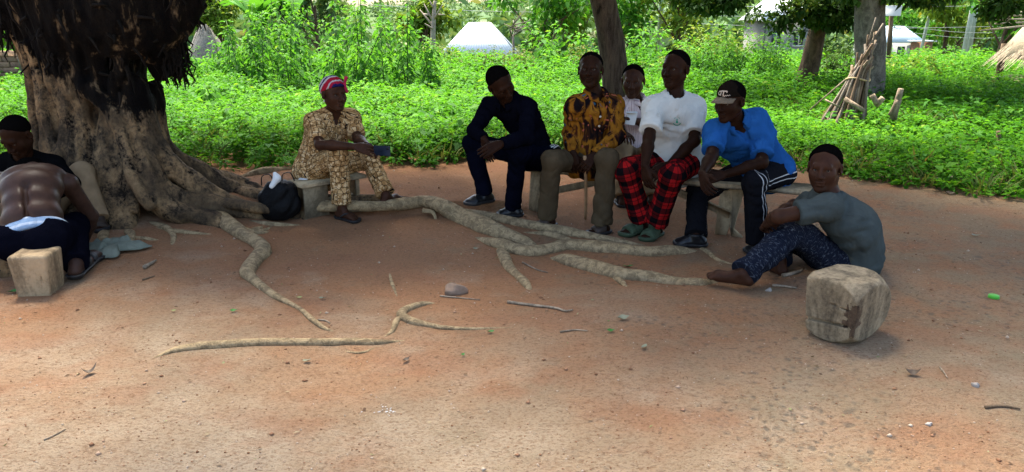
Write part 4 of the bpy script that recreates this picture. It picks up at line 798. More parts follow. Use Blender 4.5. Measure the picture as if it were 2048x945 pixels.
    K = dict(J=J, P=P, C=C, N=N, H=H, MH=MH, up=up, fw=fw, lat=lat, latc=latc, pf=pf, s=s * 1.0, root=root, body=body, torso=torso, arm=arm, fore=fore, leg=leg, shin=shin, fp=fp, fi=fi, fat=fat, hp=hp, slouch=slouch, hs=s * headsize)
    for k, f in clothes.items():
        if k != 'body': f(K)
    return K
# ---- garments -------------------------------------------------
def shirt(mat, sleeve='short', g=.016, neck='round', hem=.16, fold=.004, seed=0, name='shirt', open_v=.0, flare=1.06, slen=.78):
    def f(K):
        J, s, up, fw, P, C, N = (K[k] for k in ('J', 's', 'up', 'fw', 'P', 'C', 'N'))
        pr = [(p, .04) for p in K['torso'](g, flare)]
        lt_ = norm(K['lat'] - up * np.dot(K['lat'], up)); M = np.stack([lt_, np.cross(lt_, up), up], 1)
        pr.append((el(P + up * (.03 - hem * .25) - fw * .01, np.array([.168 * K['fat'] * s + g, .135 * K['fat'] * s + g, hem * .55]), M), .04))
        v = volfor([p for p, _ in pr] + K['arm']('a', .03, .03) + K['arm']('b', .03, .03) + (K['fore']('a', .03) + K['fore']('b', .03)), .0085)
        for p, k in pr: v.op(p, k)
        v.cut(P - up * (hem * .45), -up)
        segs = [(P - up * .1, C, .15, fw)]
        for q in 'ab':
            S, E, W = J['s' + q], J['e' + q], J['w' + q]
            if sleeve == 'short':
                end = S * (1 - slen) + E * slen; d = norm(E - S); sv = volfor(K['arm'](q, .05, .05), .0085)
                sv.lo = v.lo; sv.n = v.n; sv.D = np.full(v.n, 1.0, np.float32)
                sv.op(rc(S, E + d * .05, .052 * s + g, .048 * s + g * 1.1), .02); sv.cut(end, d)
                q2 = np.maximum(.05 - np.abs(v.D - sv.D), 0) / .05; v.D = np.minimum(v.D, sv.D) - q2 * q2 * .05 * .25
                segs.append((S, E, .055, fw))
            elif sleeve == 'long':
                v.op(rc(S, E, .054 * s + g * .8, .046 * s + g * .6), .04); d = norm(W - E)
                sv = Vol(v.lo, v.lo, v.h); sv.n = v.n; sv.D = np.full(v.n, 1.0, np.float32)
                sv.op(rc(E, W + d * .04, .048 * s + g * .6, .036 * s + g * .4), .02); sv.cut(W - d * .005, d)
                q2 = np.maximum(.03 - np.abs(v.D - sv.D), 0) / .03; v.D = np.minimum(v.D, sv.D) - q2 * q2 * .03 * .25
                segs += [(S, E, .055, fw), (E, W, .045, fw)]
        nd = norm(K['H'] - N); 
        if neck == 'round': v.op(rc(N + nd * .015 + fw * .012, N + nd * .25, .068 * s, .09 * s), .01, 's')
        else:
            v.op(rc(N + nd * .02, N + nd * .25, .066 * s, .10 * s), .01, 's')
            def front(p):
                i = np.clip(((p + fw * np.linspace(0, .3, 61)[:, None] - v.lo) / v.h).astype(int), 0, v.n - 1); m_ = np.where(v.D[tuple(i.T)] < 0)[0]
                return p + fw * (np.linspace(0, .3, 61)[m_[-1]] if len(m_) else .1)
            ts = np.linspace(-.05, .09 + open_v, 8); Q = [front(N - up * t_) for t_ in ts]; rr = np.interp(ts, [-.05, .0, .09 + open_v], [.060, .048, .010]) * s
            for i_ in range(7): v.op(rc(Q[i_], Q[i_ + 1], rr[i_], rr[i_ + 1]), .006, 's')
        noise_fold(v, fold, seed); V, F = v.mesh(); o = mesh_np(name, V, F, mat, K['root'], True, {'fab': fabric(V, segs)}); K[name] = o
    return f
def trousers(mat, g=.016, hem=.05, fold=.004, seed=0, name='trousers', rise=.10, loose=.012, sub=None):
    def f(K):
        J, s, up, P = K['J'], K['s'], K['up'], K['P']; pr = []
        lt_ = norm(K['lat'] - up * np.dot(K['lat'], up)); M = np.stack([lt_, np.cross(lt_, up), up], 1)
        v = volfor(K['torso'](.03)[:2] + sum([K['leg'](q, .04) + K['shin'](q, .05) for q in 'ab'], []), .0085)
        v.op(el(P + up * .015, np.array([.166 * K['fat'] * s + g, .125 * K['fat'] * s + g, .115 * s + g]), M), .03); v.cut(P + up * rise, up); segs = []
        for q in 'ab':
            h, k, n = J['h' + q], J['k' + q], J['n' + q]; d = norm(n - k); out = K['lat'] * (-1 if q == 'a' else 1)
            for p in K['leg'](q, g): v.op(p, .03)
            sv = Vol(v.lo, v.lo, v.h); sv.n = v.n; sv.D = np.full(v.n, 1.0, np.float32)
            sv.op(rc(h * .15 + k * .85, k, .066 * s + g, .060 * s + g), .02); sv.op(rc(k, n + d * .12, .059 * s + g, .046 * s + g + loose), .03); sv.cut(n - d * (hem - .05), d)
            q2 = np.maximum(.03 - np.abs(v.D - sv.D), 0) / .03; v.D = np.minimum(v.D, sv.D) - q2 * q2 * .03 * .25
            segs += [(h, k, .085, out), (k, n, .062, out)]
        if sub: v.op(el(P + up * sub[1] - K['fw'] * sub[0], np.array(sub[2]), M), .01, 's')
        noise_fold(v, fold, seed + 5); V, F = v.mesh(); K[name] = mesh_np(name, V, F, mat, K['root'], True, {'fab': fabric(V, segs)})
    return f
def shoes(mat, sole, kind='shoe', sides='ab'):
    def f(K):
        s = K['s']
        for q in sides:
            if q not in K['fi']: continue
            g, d, sd, up, L = K['fi'][q]; v = volfor(K['fp'][q], .0062, .05); L2 = L + .05 * s; mid = g + d * (L - .04 * s) / 2 + up * .006
            M = np.stack([sd, d, up], 1); toe = K['J']['t' + q]
            if kind == 'shoe':
                for p in K['fp'][q]: v.op(p, .02, g=.011)
                v.op(rc(K['J']['n' + q] + up * .0, K['J']['n' + q] + up * .03, .044 * s, .044 * s), .02); v.cut(K['J']['n' + q] + up * .015, up); v.cut(g + up * .004, -up)
                V, F = v.mesh(); o = mesh_np('shoe', V, F, mat, K['root'])
                w = volfor(K['fp'][q], .0062, .05)
                for p in K['fp'][q]: w.op(p, .03, g=.018)
                w.cut(g + up * .022, up); w.cut(g - up * .004, -up); V, F = w.mesh(); mesh_np('sole', V, F, sole, o)
            else:
                w = volfor(K['fp'][q], .0062, .06)
                for p in K['fp'][q]: w.op(p, .03, g=.014)
                w.cut(g + up * (.012 if kind == 'flipflop' else .020), up); w.cut(g - up * .012, -up); V, F = w.mesh(); o = mesh_np('sandal' if kind != 'flipflop' else 'flip_flop', V, F, sole, K['root'])
                bands = {'flipflop': [], 'sandal': [(.62, .028), (.36, .022)], 'slide': [(.72, .030), (.46, .030)]}[kind]
                for c, wd in bands:
                    x = volfor(K['fp'][q], .0062, .05)
                    for p in K['fp'][q]: x.op(p, .02, g=.009 if kind == 'sandal' else .013)
                    c0 = g - d * .05 + d * (L2 * c); x.cut(c0 + d * wd, d); x.cut(c0 - d * wd, -d); x.cut(g + up * .004, -up); V, F = x.mesh()
                    if len(F): mesh_np('strap', V, F, mat, o)
                if kind == 'flipflop':
                    tip = toe - d * .055 + up * .03; mb = MB()
                    for e in (-1, 1): mb.tube([tip, toe - d * .10 + sd * e * .025 + up * .052, toe - d * .15 + sd * e * .046 + up * .022], [.006, .007, .006], 6, res=4)
                    mb.build('strap', mat, o, True)
    return f
def collar(mat, r=.068, h=.034, gap=.5, name='collar', drop=.03):
    """folded shirt collar: a band round the neck, open at the front"""
    def f(K):
        N, up, fw, lt = K['N'], norm(K['H'] - K['N']) * .4 + K['up'] * .6, K['fw'], K['latc']; up = norm(up); s = K['s']; fw = norm(fw - up * np.dot(fw, up)); lt = np.cross(up, fw); V = []; n = 26
        prof = [(.000, .010), (.004, h), (.010, h + .006), (.020, h), (.034, .000), (.030, -.004)]
        for i in range(n + 1):
            a = gap * .5 + (2 * math.pi - gap) * i / n; e = abs(i / n - .5) * 2; dd = fw * math.cos(a) + lt * math.sin(a)
            for k, (o, z) in enumerate(prof): V.append(N + dd * (r + o + (.014 * e ** 4 if k >= 3 else 0)) * s + up * (z - drop * (e ** 3) * (1.0 if k < 3 else 1.7)) + fw * .012)
        m = len(prof); F = [[i * m + k, i * m + k + 1, (i + 1) * m + k + 1, (i + 1) * m + k] for i in range(n) for k in range(m - 1)]
        o = mesh_np(name, V, np.array(F), mat, K.get('shirt') or K['root'], True, {'fab': np.array(V)}); md = o.modifiers.new('t', 'SOLIDIFY'); md.thickness = .004
    return f
def on_surface(o, pts, dirs, off=.003):
    """drop points on a mesh along a direction"""
    me = o.data; n = len(me.vertices); V = np.empty(n * 3, np.float32); me.vertices.foreach_get('co', V); V = V.reshape(-1, 3)
    F = [tuple(p.vertices) for p in me.polygons]; t = BVHTree.FromPolygons([tuple(map(float, q)) for q in V], F); out = []
    for p in pts:
        h = t.ray_cast(Vector(p), Vector(dirs)); out.append(np.array(h[0]) - norm(dirs) * off if h[0] is not None and h[3] < .7 else np.full(3, np.nan))
    return np.array(out)
def decal(o, name, mat, polys, c, x, y, dr, off=.003, sub=1):
    """flat print: polygons given in metres in the x / y axes around c, dropped on the surface"""
    V = []; F = []
    for pl in polys:
        for a, b in pl: F_ = 0; V.append(c + x * a + y * b - np.asarray(dr) * .15)
    W = on_surface(o, V, norm(dr), off); k = 0
    for pl in polys:
        if not np.isnan(W[k:k + len(pl)]).any(): F.append(list(range(k, k + len(pl))))
        k += len(pl)
    W = np.nan_to_num(W, nan=float(c[2])); keep = sorted(set(sum(F, []))); mp = {o_: i_ for i_, o_ in enumerate(keep)}; W = W[keep]; F = [[mp[q] for q in f] for f in F]
    me = bpy.data.meshes.new(name); me.from_pydata([tuple(map(float, p)) for p in W], [], F); me.materials.append(mat); ob = bpy.data.objects.new(name, me); link(ob, o); return ob
def stroke(pts, w):
    """polyline -> quads in 2-D"""
    out = []
    for (a, b), (c, d) in zip(pts[:-1], pts[1:]):
        l = math.hypot(c - a, d - b) + 1e-9; nx, ny = -(d - b) / l * w / 2, (c - a) / l * w / 2; m = max(1, int(l / .012))
        for i in range(m):
            t0, t1 = i / m, (i + 1) / m; p = (a + (c - a) * t0, b + (d - b) * t0); r = (a + (c - a) * t1, b + (d - b) * t1)
            out.append([(p[0] - nx, p[1] - ny), (r[0] - nx, r[1] - ny), (r[0] + nx, r[1] + ny), (p[0] + nx, p[1] + ny)])
    return out
def buttons(n, mat, top=.05, step=.085):
    def f(K):
        o = K['shirt']; pts = [K['N'] + K['fw'] * .28 - K['up'] * (top + step * i) for i in range(n)]
        W = on_surface(o, pts, -K['fw'], .003)
        for p in W[~np.isnan(W).any(1)]:
            mb = MB(); mb.tube([p - K['fw'] * .004, p + K['fw'] * .004], .0085, 8); mb.build('button', mat, o)
    return f
# ---- the nine people ------------------------------------------
M_BLACK = m_plain('black_rubber', (.012, .012, .013), .55, .4, .2, 30, .1); M_SHOE = m_plain('black_leather', (.006, .0065, .008), .3, .3, .2, 20, .06)
M_GREEN = m_plain('green_rubber', (.035, .055, .028), .7, .3, .2, 30, .1); M_BROWN = m_plain('brown_sandal', (.035, .022, .015), .6, .3, .3, 30, .2)
M_BTN = m_plain('button_shell', (.6, .55, .45), .3, .5, .05, 30, 0)
def m_print():
    g = NT('tan_print_cloth'); fb = g.attr('fab'); v = g.scale(fb, (23, 29, 3))
    vo = g.n('ShaderNodeTexVoronoi', {'Vector': v, 'Scale': 1.0, 'Randomness': .45}, feature='DISTANCE_TO_EDGE')
    v1 = g.n('ShaderNodeTexVoronoi', {'Vector': v, 'Scale': 1.0, 'Randomness': .45}, feature='F1')
    v2 = g.n('ShaderNodeTexVoronoi', {'Vector': v, 'Scale': 2.4, 'Randomness': .8}, feature='F1', distance='MANHATTAN')
    shade = g.mix(.75, (.46, .29, .13), g.ramp(v2.outputs['Color'], [(.2, (.20, .10, .035)), (.5, (.50, .32, .15)), (.75, (.66, .48, .27))], 'CONSTANT'))
    line = g.ramp(g.math('ADD', vo.outputs[0], g.math('MULTIPLY', g.noise(fb, 60, 2), .03)), [(.05, 1.0), (.075, 0.0)])
    col = g.mix(line, shade, (.012, .008, .008))
    dot = g.ramp(g.n('ShaderNodeTexVoronoi', {'Vector': v, 'Scale': 2.1, 'Randomness': .2}).outputs[0], [(.10, 1.0), (.13, 0.0)])
    col = g.mix(g.math('MULTIPLY', dot, line), col, (.6, .55, .45))
    fold = g.noise(g.scale(g.co(), (11, 11, 5)), 1, 3, .5, dist=1.2)
    g.bsdf(col, .85, 0.0, g.bump(fold, .8, .03)); return g.m
def m_plaid():
    g = NT('red_plaid_cloth'); fb = g.attr('fab'); sp = g.n('ShaderNodeSeparateXYZ', {0: fb})
    def band(o, per, lo, hi):
        f = g.math('FRACT', g.math('MULTIPLY', g.math('ADD', o, 5.0), 1 / per)); return g.math('MULTIPLY', g.math('GREATER_THAN', f, lo), g.math('LESS_THAN', f, hi))
    a = g.math('ADD', band(sp.outputs[0], .105, .0, .46), g.math('MULTIPLY', band(sp.outputs[0], .105, .66, .72), .8)); b = g.math('ADD', band(sp.outputs[1], .098, .0, .46), g.math('MULTIPLY', band(sp.outputs[1], .098, .66, .72), .8))
    d = g.math('MULTIPLY', g.math('ADD', a, b), .5); col = g.ramp(d, [(0, (.30, .010, .011)), (.5, (.060, .006, .007)), (1.0, (.006, .005, .006))])
    fold = g.noise(g.scale(g.co(), (11, 11, 5)), 1, 3, .5, dist=1.2); g.bsdf(col, .95, 0.0, g.bump(fold, .8, .03)); return g.m
def m_orange():
    g = NT('orange_print_cloth'); fb = g.attr('fab'); co = g.co()
    v = g.n('ShaderNodeMapping', {'Vector': fb, 'Rotation': (0, 0, .9), 'Scale': (5, 11, 1)}).outputs[0]
    f = g.noise(v, 1.0, 3, .5, dist=1.0); col = g.ramp(f, [(.38, (.008, .006, .007)), (.46, (.040, .016, .008)), (.50, (.20, .078, .010)), (.60, (.27, .115, .014)), (.66, (.05, .016, .008))])
    blue = g.ramp(g.noise(fb, 15, 1), [(.69, 0.0), (.73, 1.0)]); col = g.mix(blue, col, (.02, .09, .16)); red = g.ramp(g.noise(g.scale(fb, (1, 1, 4)), 23, 1), [(.68, 0.0), (.72, 1.0)]); col = g.mix(red, col, (.34, .09, .05))
    fold = g.noise(g.scale(co, (11, 11, 5)), 1, 3, .5, dist=1.2); g.bsdf(col, .8, 0.0, g.bump(fold, .8, .03)); return g.m
def m_stripe(name, base, line, per, wd, axis=1):
    g = NT(name); fb = g.attr('fab'); sp = g.n('ShaderNodeSeparateXYZ', {0: fb}); f = g.math('FRACT', g.math('MULTIPLY', g.math('ADD', sp.outputs[axis], 5.0), 1 / per))
    col = g.mix(g.math('LESS_THAN', f, wd), base, line); fold = g.noise(g.scale(g.co(), (11, 11, 5)), 1, 3, .5, dist=1.2); g.bsdf(col, .9, 0.0, g.bump(fold, .8, .03)); return g.m
def m_track():
    g = NT('black_track_cloth'); sp = g.n('ShaderNodeSeparateXYZ', {0: g.attr('fab')}); y = g.math('ABSOLUTE', g.math('ADD', sp.outputs[1], 0.0)); s1 = g.math('MULTIPLY', g.math('GREATER_THAN', y, .010), g.math('LESS_THAN', y, .0155))
    col = g.mix(s1, (.008, .008, .010), (.42, .41, .40)); fold = g.noise(g.scale(g.co(), (11, 11, 5)), 1, 3, .5, dist=1.2); g.bsdf(col, .75, 0.0, g.bump(fold, .8, .03)); return g.m
def m_fleck():
    g = NT('navy_fleck_cloth'); fb = g.attr('fab'); v = g.n('ShaderNodeTexVoronoi', {'Vector': g.scale(fb, (70, 32, 5)), 'Scale': 1.0}, feature='DISTANCE_TO_EDGE'); f = g.ramp(v.outputs[0], [(.02, 1.0), (.06, 0.0)]); f = g.math('MULTIPLY', f, g.ramp(g.noise(fb, 55, 3), [(.45, 0.0), (.6, 1.0)]))
    col = g.mix(g.math('MULTIPLY', f, .7), (.010, .012, .020), (.10, .115, .14)); fold = g.noise(g.scale(g.co(), (11, 11, 5)), 1, 3, .5, dist=1.2); g.bsdf(col, .85, 0.0, g.bump(fold, .8, .03)); return g.m
M_NAVY = m_cloth('dark_navy_cloth', (.003, .0032, .0065)); M_NAVY2 = m_cloth('navy_jeans', (.003, .0037, .009)); M_TEE = m_cloth('stained_white_cotton', (.50, .50, .465), .05, stain=(.40, .33, .25))
M_BLUE = m_cloth('blue_cotton', (.014, .072, .225), .18); M_OLIVE = m_cloth('olive_cotton', (.060, .044, .026), .2); M_GREY = m_cloth('grey_green_jersey', (.050, .060, .058), .15, stain=(.075, .075, .06)); M_KHAKI = m_cloth('khaki_cotton', (.24, .165, .095)); M_BLK = m_cloth('black_cotton', (.004, .004, .0045))
M_PRINT, M_PLAID, M_ORANGE, M_TRACK, M_FLECK = m_print(), m_plaid(), m_orange(), m_track(), m_fleck()
M_PINK = m_stripe('pink_striped_shirting', (.58, .47, .45), (.36, .24, .25), .022, .22)
M_UND = m_stripe('pale_blue_underwear', (.22, .31, .44), (.42, .48, .56), .05, .35, 0)
def m_scarf():
    g = NT('headscarf_cloth'); fb = g.attr('fab'); sp = g.n('ShaderNodeSeparateXYZ', {0: fb}); nz = g.math('MULTIPLY', g.math('SUBTRACT', g.noise(fb, 16, 2), .5), .05)
    f = g.math('ADD', g.math('ADD', g.math('MULTIPLY', sp.outputs[1], 1.0), g.math('MULTIPLY', sp.outputs[2], -.55)), nz)
    g.bsdf(g.ramp(g.math('ADD', g.math('MULTIPLY', f, 4.0), .62), [(0, (.012, .012, .06)), (.10, (.42, .38, .38)), (.26, (.02, .018, .08)), (.33, (.45, .40, .40)), (.42, (.30, .014, .03)), (.60, (.40, .35, .36)), (.66, (.30, .014, .035)), (.76, (.012, .012, .07))], 'CONSTANT'), .85, 0.0); return g.m
M_SCARF = m_scarf(); M_PINKCLOTH = m_cloth('pink_knot_cloth', (.36, .025, .07))
# woman in the tan print
def headscarf(K):
    H, M, s = K['H'], K['MH'], K['hs']; L = lambda x, y, z: H + M @ (np.array([x, y, z]) * s)
    v = Vol(H - .2, H + .2, .006); v.op(el(L(0, -.020, .045), np.array([.088, .110, .092]) * s, M), .02); v.op(el(L(0, -.085, .02), np.array([.055, .05, .055]) * s, M), .03)
    v.cut(L(0, 0, .030), M @ norm(np.array([0, .42, -1.0]))); v.op(rc(L(-.06, .14, .035), L(.06, .14, .035), .036 * s, .036 * s), .01, 's'); noise_fold(v, .004, 8); V, F = v.mesh()
    o = mesh_np('headscarf', V, F, M_SCARF, K['root'], True, {'fab': (V - H) @ M})
    k = L(-.045, .075, .095) if False else L(-.055, .062, .075); v = Vol(k - .1, k + .1, .006)
    v.op(el(k, (.014, .014, .014)), .01); v.op(rc(k, k + M @ np.array([-.01, .012, .05]), .008, .016), .01); v.op(rc(k, k + M @ np.array([-.012, .006, -.055]), .008, .016), .01); V, F = v.mesh(); mesh_np('knot', V, F, M_PINKCLOTH, o, True, {'fab': V - H})
    for q in (-1, 1):
        e = L(q * .081, -.008, -.042); mb = MB(); mb.tube([e + np.array([0, 0, .004]), e - np.array([0, 0, .010])], [.004, .007], 6); mb.build('earring', M_BTN, K['root'], True)
K3 = person('smiling woman in tan geometric print outfit and red headscarf, seated on wooden stool', dict(
    P=(636, 340, 6.12), C=(664, 230, 6.02), H=(668, 189, 5.98), sa=(628, 238, 5.90), sb=(702, 230, 6.12), ea=(640, 290, 5.72), eb=(716, 279, 5.95), wa=(712, 294, 5.55), wb=(733, 290, 5.70), ka=(676, 312, 5.66), kb=(738, 316, 5.82), na=(684, 414, .02), nb=(772, 391, .0), ta=(716, 443), tb=(800, 398)),
    (.62, -.78), (.68, -.73, -.02), dict(shirt=shirt(M_PRINT, 'short', .020, 'v', .30, .014, 31, open_v=.06), trousers=trousers(M_PRINT, .018, .075, .011, 33), scarf=headscarf, shoes=shoes(M_BLACK, M_BLACK, 'flipflop', 'a')),
    s=.97, fat=1.08, fem=True, skin=SK2, hair='none', slouch=.02, tf=(.5, -.8), hands=dict(a=dict(d=(.75, -.3, -.12), n=(.2, .5, -.4), t=(.2, .1, 1), curl=.35), b=dict(d=(.6, -.55, -.25), n=(-.5, -.2, -.3), t=(0, -.3, 1), curl=.5)))
# man in dark navy at the end of the bench
K4 = person('man in dark navy long sleeves and black shoes leaning forward at bench end', dict(
    P=(1068, 312, 5.98), C=(1022, 204, 5.78), H=(1001, 168, 5.60), sa=(981, 203, 5.72), sb=(1056, 207, 5.70), ea=(949, 262, 5.62), eb=(1052, 276, 5.52), wa=(968, 278, 5.42), wb=(1002, 288, 5.35), ka=(944, 288, 5.70), kb=(1036, 304, 5.50), na=(970, 386, .02), nb=(1026, 412, .02), ta=(936, 410, .02), tb=(998, 431, .02)),
    (-.80, -.60), (.52, -.70, -.48), dict(shirt=shirt(M_NAVY, 'long', .014, 'v', .14, .013, 41), trousers=trousers(M_NAVY2, .012, .045, .011, 42, loose=.004), collar=collar(M_NAVY, .066, .026), shoes=shoes(M_SHOE, M_BLACK, 'shoe')),
    hu=(-.50, -.10, 1), slouch=.06, tf=(-.2, -1), hands=dict(a=dict(d=(.20, -.25, -.8), n=(.6, .6, 0), t=(.8, -.3, .1), curl=.25), b=dict(d=(-.8, -.2, -.35), n=(.1, .7, -.5), t=(-.2, -.4, .8), curl=.2)))
# man in the orange shirt
K5 = person('man in orange and brown patterned shirt and olive trousers holding a stick', dict(
    P=(1180, 322, 5.86), C=(1189, 198, 5.80), H=(1181, 141, 5.72), sa=(1150, 204, 5.76), sb=(1229, 202, 5.80), ea=(1140, 268, 5.74), eb=(1234, 272, 5.74), wa=(1146, 306, 5.52), wb=(1190, 310, 5.52), ka=(1104, 322, 5.50), kb=(1214, 318, 5.48), na=(1094, 434, .0), nb=(1204, 446, .0), ta=(1074, 450), tb=(1180, 469)),
    (-.10, -1), (-.22, -.97, .10), dict(shirt=shirt(M_ORANGE, 'long', .020, 'v', .28, .014, 51, open_v=.04, flare=1.13), trousers=trousers(M_OLIVE, .016, .05, .011, 52), collar=collar(M_ORANGE, .068, .032), btn=buttons(3, M_BTN, .16, .075), shoes=shoes(M_BROWN, M_BLACK, 'sandal')),
    slouch=.05, hands=dict(a=dict(d=(.12, -.3, -.9), n=(.4, .8, -.1), t=(1, -.2, 0), curl=.6), b=dict(d=(-.62, -.25, -.7), n=(.2, .8, -.3), t=(-.6, -.5, .5), curl=.6)))
# man behind, pink striped shirt
K6 = person('man in pale pink striped shirt seated behind the others by the rough trunk', dict(
    P=(1274, 312, 6.95), C=(1270, 205, 6.85), H=(1266, 163, 6.70), sa=(1242, 208, 6.80), sb=(1301, 206, 6.85), ea=(1236, 252, 6.72), eb=(1300, 250, 6.68), wa=(1250, 268, 6.5), wb=(1262, 240, 6.45), ka=(1245, 300, 6.5), kb=(1300, 305, 6.5), na=(1245, 394), nb=(1305, 392), ta=(1240, 404), tb=(1308, 402)),
    (-.1, -1), (-.25, -.95, -.08), dict(shirt=shirt(M_PINK, 'short', .020, 'v', .18, .005, 61, open_v=.05), trousers=trousers(M_KHAKI, .016, .05, .004, 62), collar=collar(M_PINK, .068, .03), shoes=shoes(M_BLACK, M_BLACK, 'sandal')), s=1.0, slouch=.05, headsize=1.2, skin=SK2)
# man in white T-shirt
def logo(K):
    ring = [(.030 * math.cos(a), .030 * math.sin(a)) for a in np.linspace(-2.6, -.5, 9)]
    pol = stroke(ring, .006) + [[(-.010, -.014), (.010, -.014), (.006, .004), (-.006, .004)], [(-.007, .006), (.007, .006), (0, .020)]] + stroke([(-.022, .020), (-.010, .026)], .004) + stroke([(.022, .020), (.010, .026)], .004) + stroke([(-.028, -.018), (-.018, -.012)], .004) + stroke([(.028, -.018), (.018, -.012)], .004)
    fw = norm(A(1354, 243, 5.2) - np.array([0, 0, CAMZ])); c = A(1354, 243, 5.3); x = norm(np.array([1, 0, 0])); y = norm(np.cross(x, fw)); decal(K['shirt'], 'chest_print', m_plain('green_print', (.05, .30, .20), .8, .2, .1, 30, 0), pol, c, x, y, fw, .003)
K7 = person('man in stained white T-shirt and red plaid trousers with green slides', dict(
    P=(1352, 326, 5.68), C=(1349, 203, 5.62), H=(1351, 139, 5.54), sa=(1308, 208, 5.58), sb=(1388, 207, 5.60), ea=(1298, 276, 5.50), eb=(1389, 282, 5.50), wa=(1290, 332, 5.32), wb=(1338, 330, 5.30), ka=(1254, 342, 5.36), kb=(1344, 350, 5.25), na=(1284, 443, .0), nb=(1312, 450, .0), ta=(1246, 471), tb=(1290, 481)),
    (-.35, -.94), (-.66, -.74, .02), dict(shirt=shirt(M_TEE, 'short', .026, 'round', .34, .014, 71, flare=1.2), trousers=trousers(M_PLAID, .022, .075, .012, 72), shoes=shoes(M_GREEN, M_GREEN, 'slide'), logo=logo),
    s=1.02, slouch=.05, hands=dict(a=dict(d=(.15, -.25, -.9), n=(.7, .5, 0), t=(.6, -.7, 0), curl=.5), b=dict(d=(-.8, -.2, -.45), n=(.2, .7, -.4), t=(-.4, -.5, .6), curl=.45)))
# man in blue shirt and cap
M_CAP = m_cloth('dark_brown_cap_cloth', (.009, .0065, .005)); M_BRIM = m_cloth('tan_brim_cloth', (.15, .115, .08)); M_EMB = m_plain('emblem_thread', (.45, .36, .28), .8, .2, .1, 30, 0)
def cap(K):
    H, M, s = K['H'], K['MH'], K['s']; L = lambda x, y, z: H + M @ (np.array([x, y, z]) * s); v = Vol(H - .2, H + .2, .006)
    v.op(el(L(0, -.012, .045), np.array([.088, .108, .094]) * s, M), .02); v.cut(L(0, 0, .036), M @ norm(np.array([0, .16, -1.0]))); V, F = v.mesh(); o = mesh_np('cap', V, F, M_CAP, K['root'], True, {'fab': (V - H) @ M})
    Vb = []; n = 20; rows = 7
    for j in range(rows):
        t = j / (rows - 1)
        for i in range(n + 1):
            a = R(-62 + 124 * i / n); x = math.sin(a) * (.086 + .004 * t); y = math.cos(a) * .100 + t * .078 * math.cos(a * 1.05) ** .6 - .008
            Vb.append(L(x, y, .052 - .020 * t - .022 * (abs(math.sin(a))) ** 2))
    F = [[j * (n + 1) + i, j * (n + 1) + i + 1, (j + 1) * (n + 1) + i + 1, (j + 1) * (n + 1) + i] for j in range(rows - 1) for i in range(n)]
    b = mesh_np('brim', Vb, np.array(F), M_BRIM, o, True, {'fab': (np.array(Vb) - H) @ M}); md = b.modifiers.new('t', 'SOLIDIFY'); md.thickness = .006
    mb = MB(); mb.tube([L(0, -.012, .137), L(0, -.012, .146)], [.010, .006], 8); mb.build('cap_button', M_CAP, o, True)
    pol = stroke([(-.034, .028), (.006, .028)], .008) + stroke([(-.014, .028), (-.014, -.026)], .008) + stroke([(.004, .026), (.004, -.026)], .008) + stroke([(.004, .026), (.022, .024), (.028, .012), (.020, .001), (.004, -.001)], .007) + stroke([(.012, -.001), (.030, -.026)], .008) + stroke([(-.034, .028), (-.034, .018)], .006)
    decal(o, 'emblem', M_EMB, pol, L(.016, .20, .092), M @ np.array([-1.0, 0, 0]) * -1, M @ np.array([0, .0, 1.0]), -(M @ np.array([.12, 1.0, .25])), .003)
    pol = stroke([(-.020, .004), (-.016, -.006), (-.010, .004), (-.004, -.004), (.002, .004), (.008, -.004), (.014, .003), (.020, -.002)], .0035)
    decal(o, 'embroidery', M_EMB, pol, L(-.075, .12, .068), M @ norm(np.array([-.55, -.75, 0])), M @ np.array([0, 0, 1.0]), -(M @ norm(np.array([-.75, .66, .1]))), .003)
K8 = person('man in bright blue shirt, tan brimmed cap and black striped trousers', dict(
    P=(1532, 342, 5.42), C=(1476, 246, 5.30), H=(1460, 203, 5.12), sa=(1430, 254, 5.18), sb=(1524, 258, 5.28), ea=(1424, 312, 4.98), eb=(1524, 326, 5.12), wa=(1404, 348, 4.88), wb=(1448, 350, 4.86), ka=(1396, 384, 5.02), kb=(1508, 366, 5.02), na=(1392, 471, .0), nb=(1514, 484, .0), ta=(1352, 489), tb=(1494, 505)),
    (-.78, -.62), (-.72, -.62, -.16), dict(shirt=shirt(M_BLUE, 'short', .022, 'v', .26, .014, 81, open_v=.10, flare=1.14), trousers=trousers(M_TRACK, .016, .05, .011, 82), collar=collar(M_BLUE, .070, .034, .8), shoes=shoes(M_SHOE, M_BLACK, 'shoe'), cap=cap),
    s=1.0, fat=1.08, hair='short', slouch=.05, tf=(-.5, -.8), hands=dict(a=dict(d=(.05, -.45, -.35), n=(.9, .3, -.2), t=(.2, -.4, .8), curl=.55), b=dict(d=(-.85, -.25, -.1), n=(-.1, .7, -.5), t=(-.2, -.5, .8), curl=.5)))
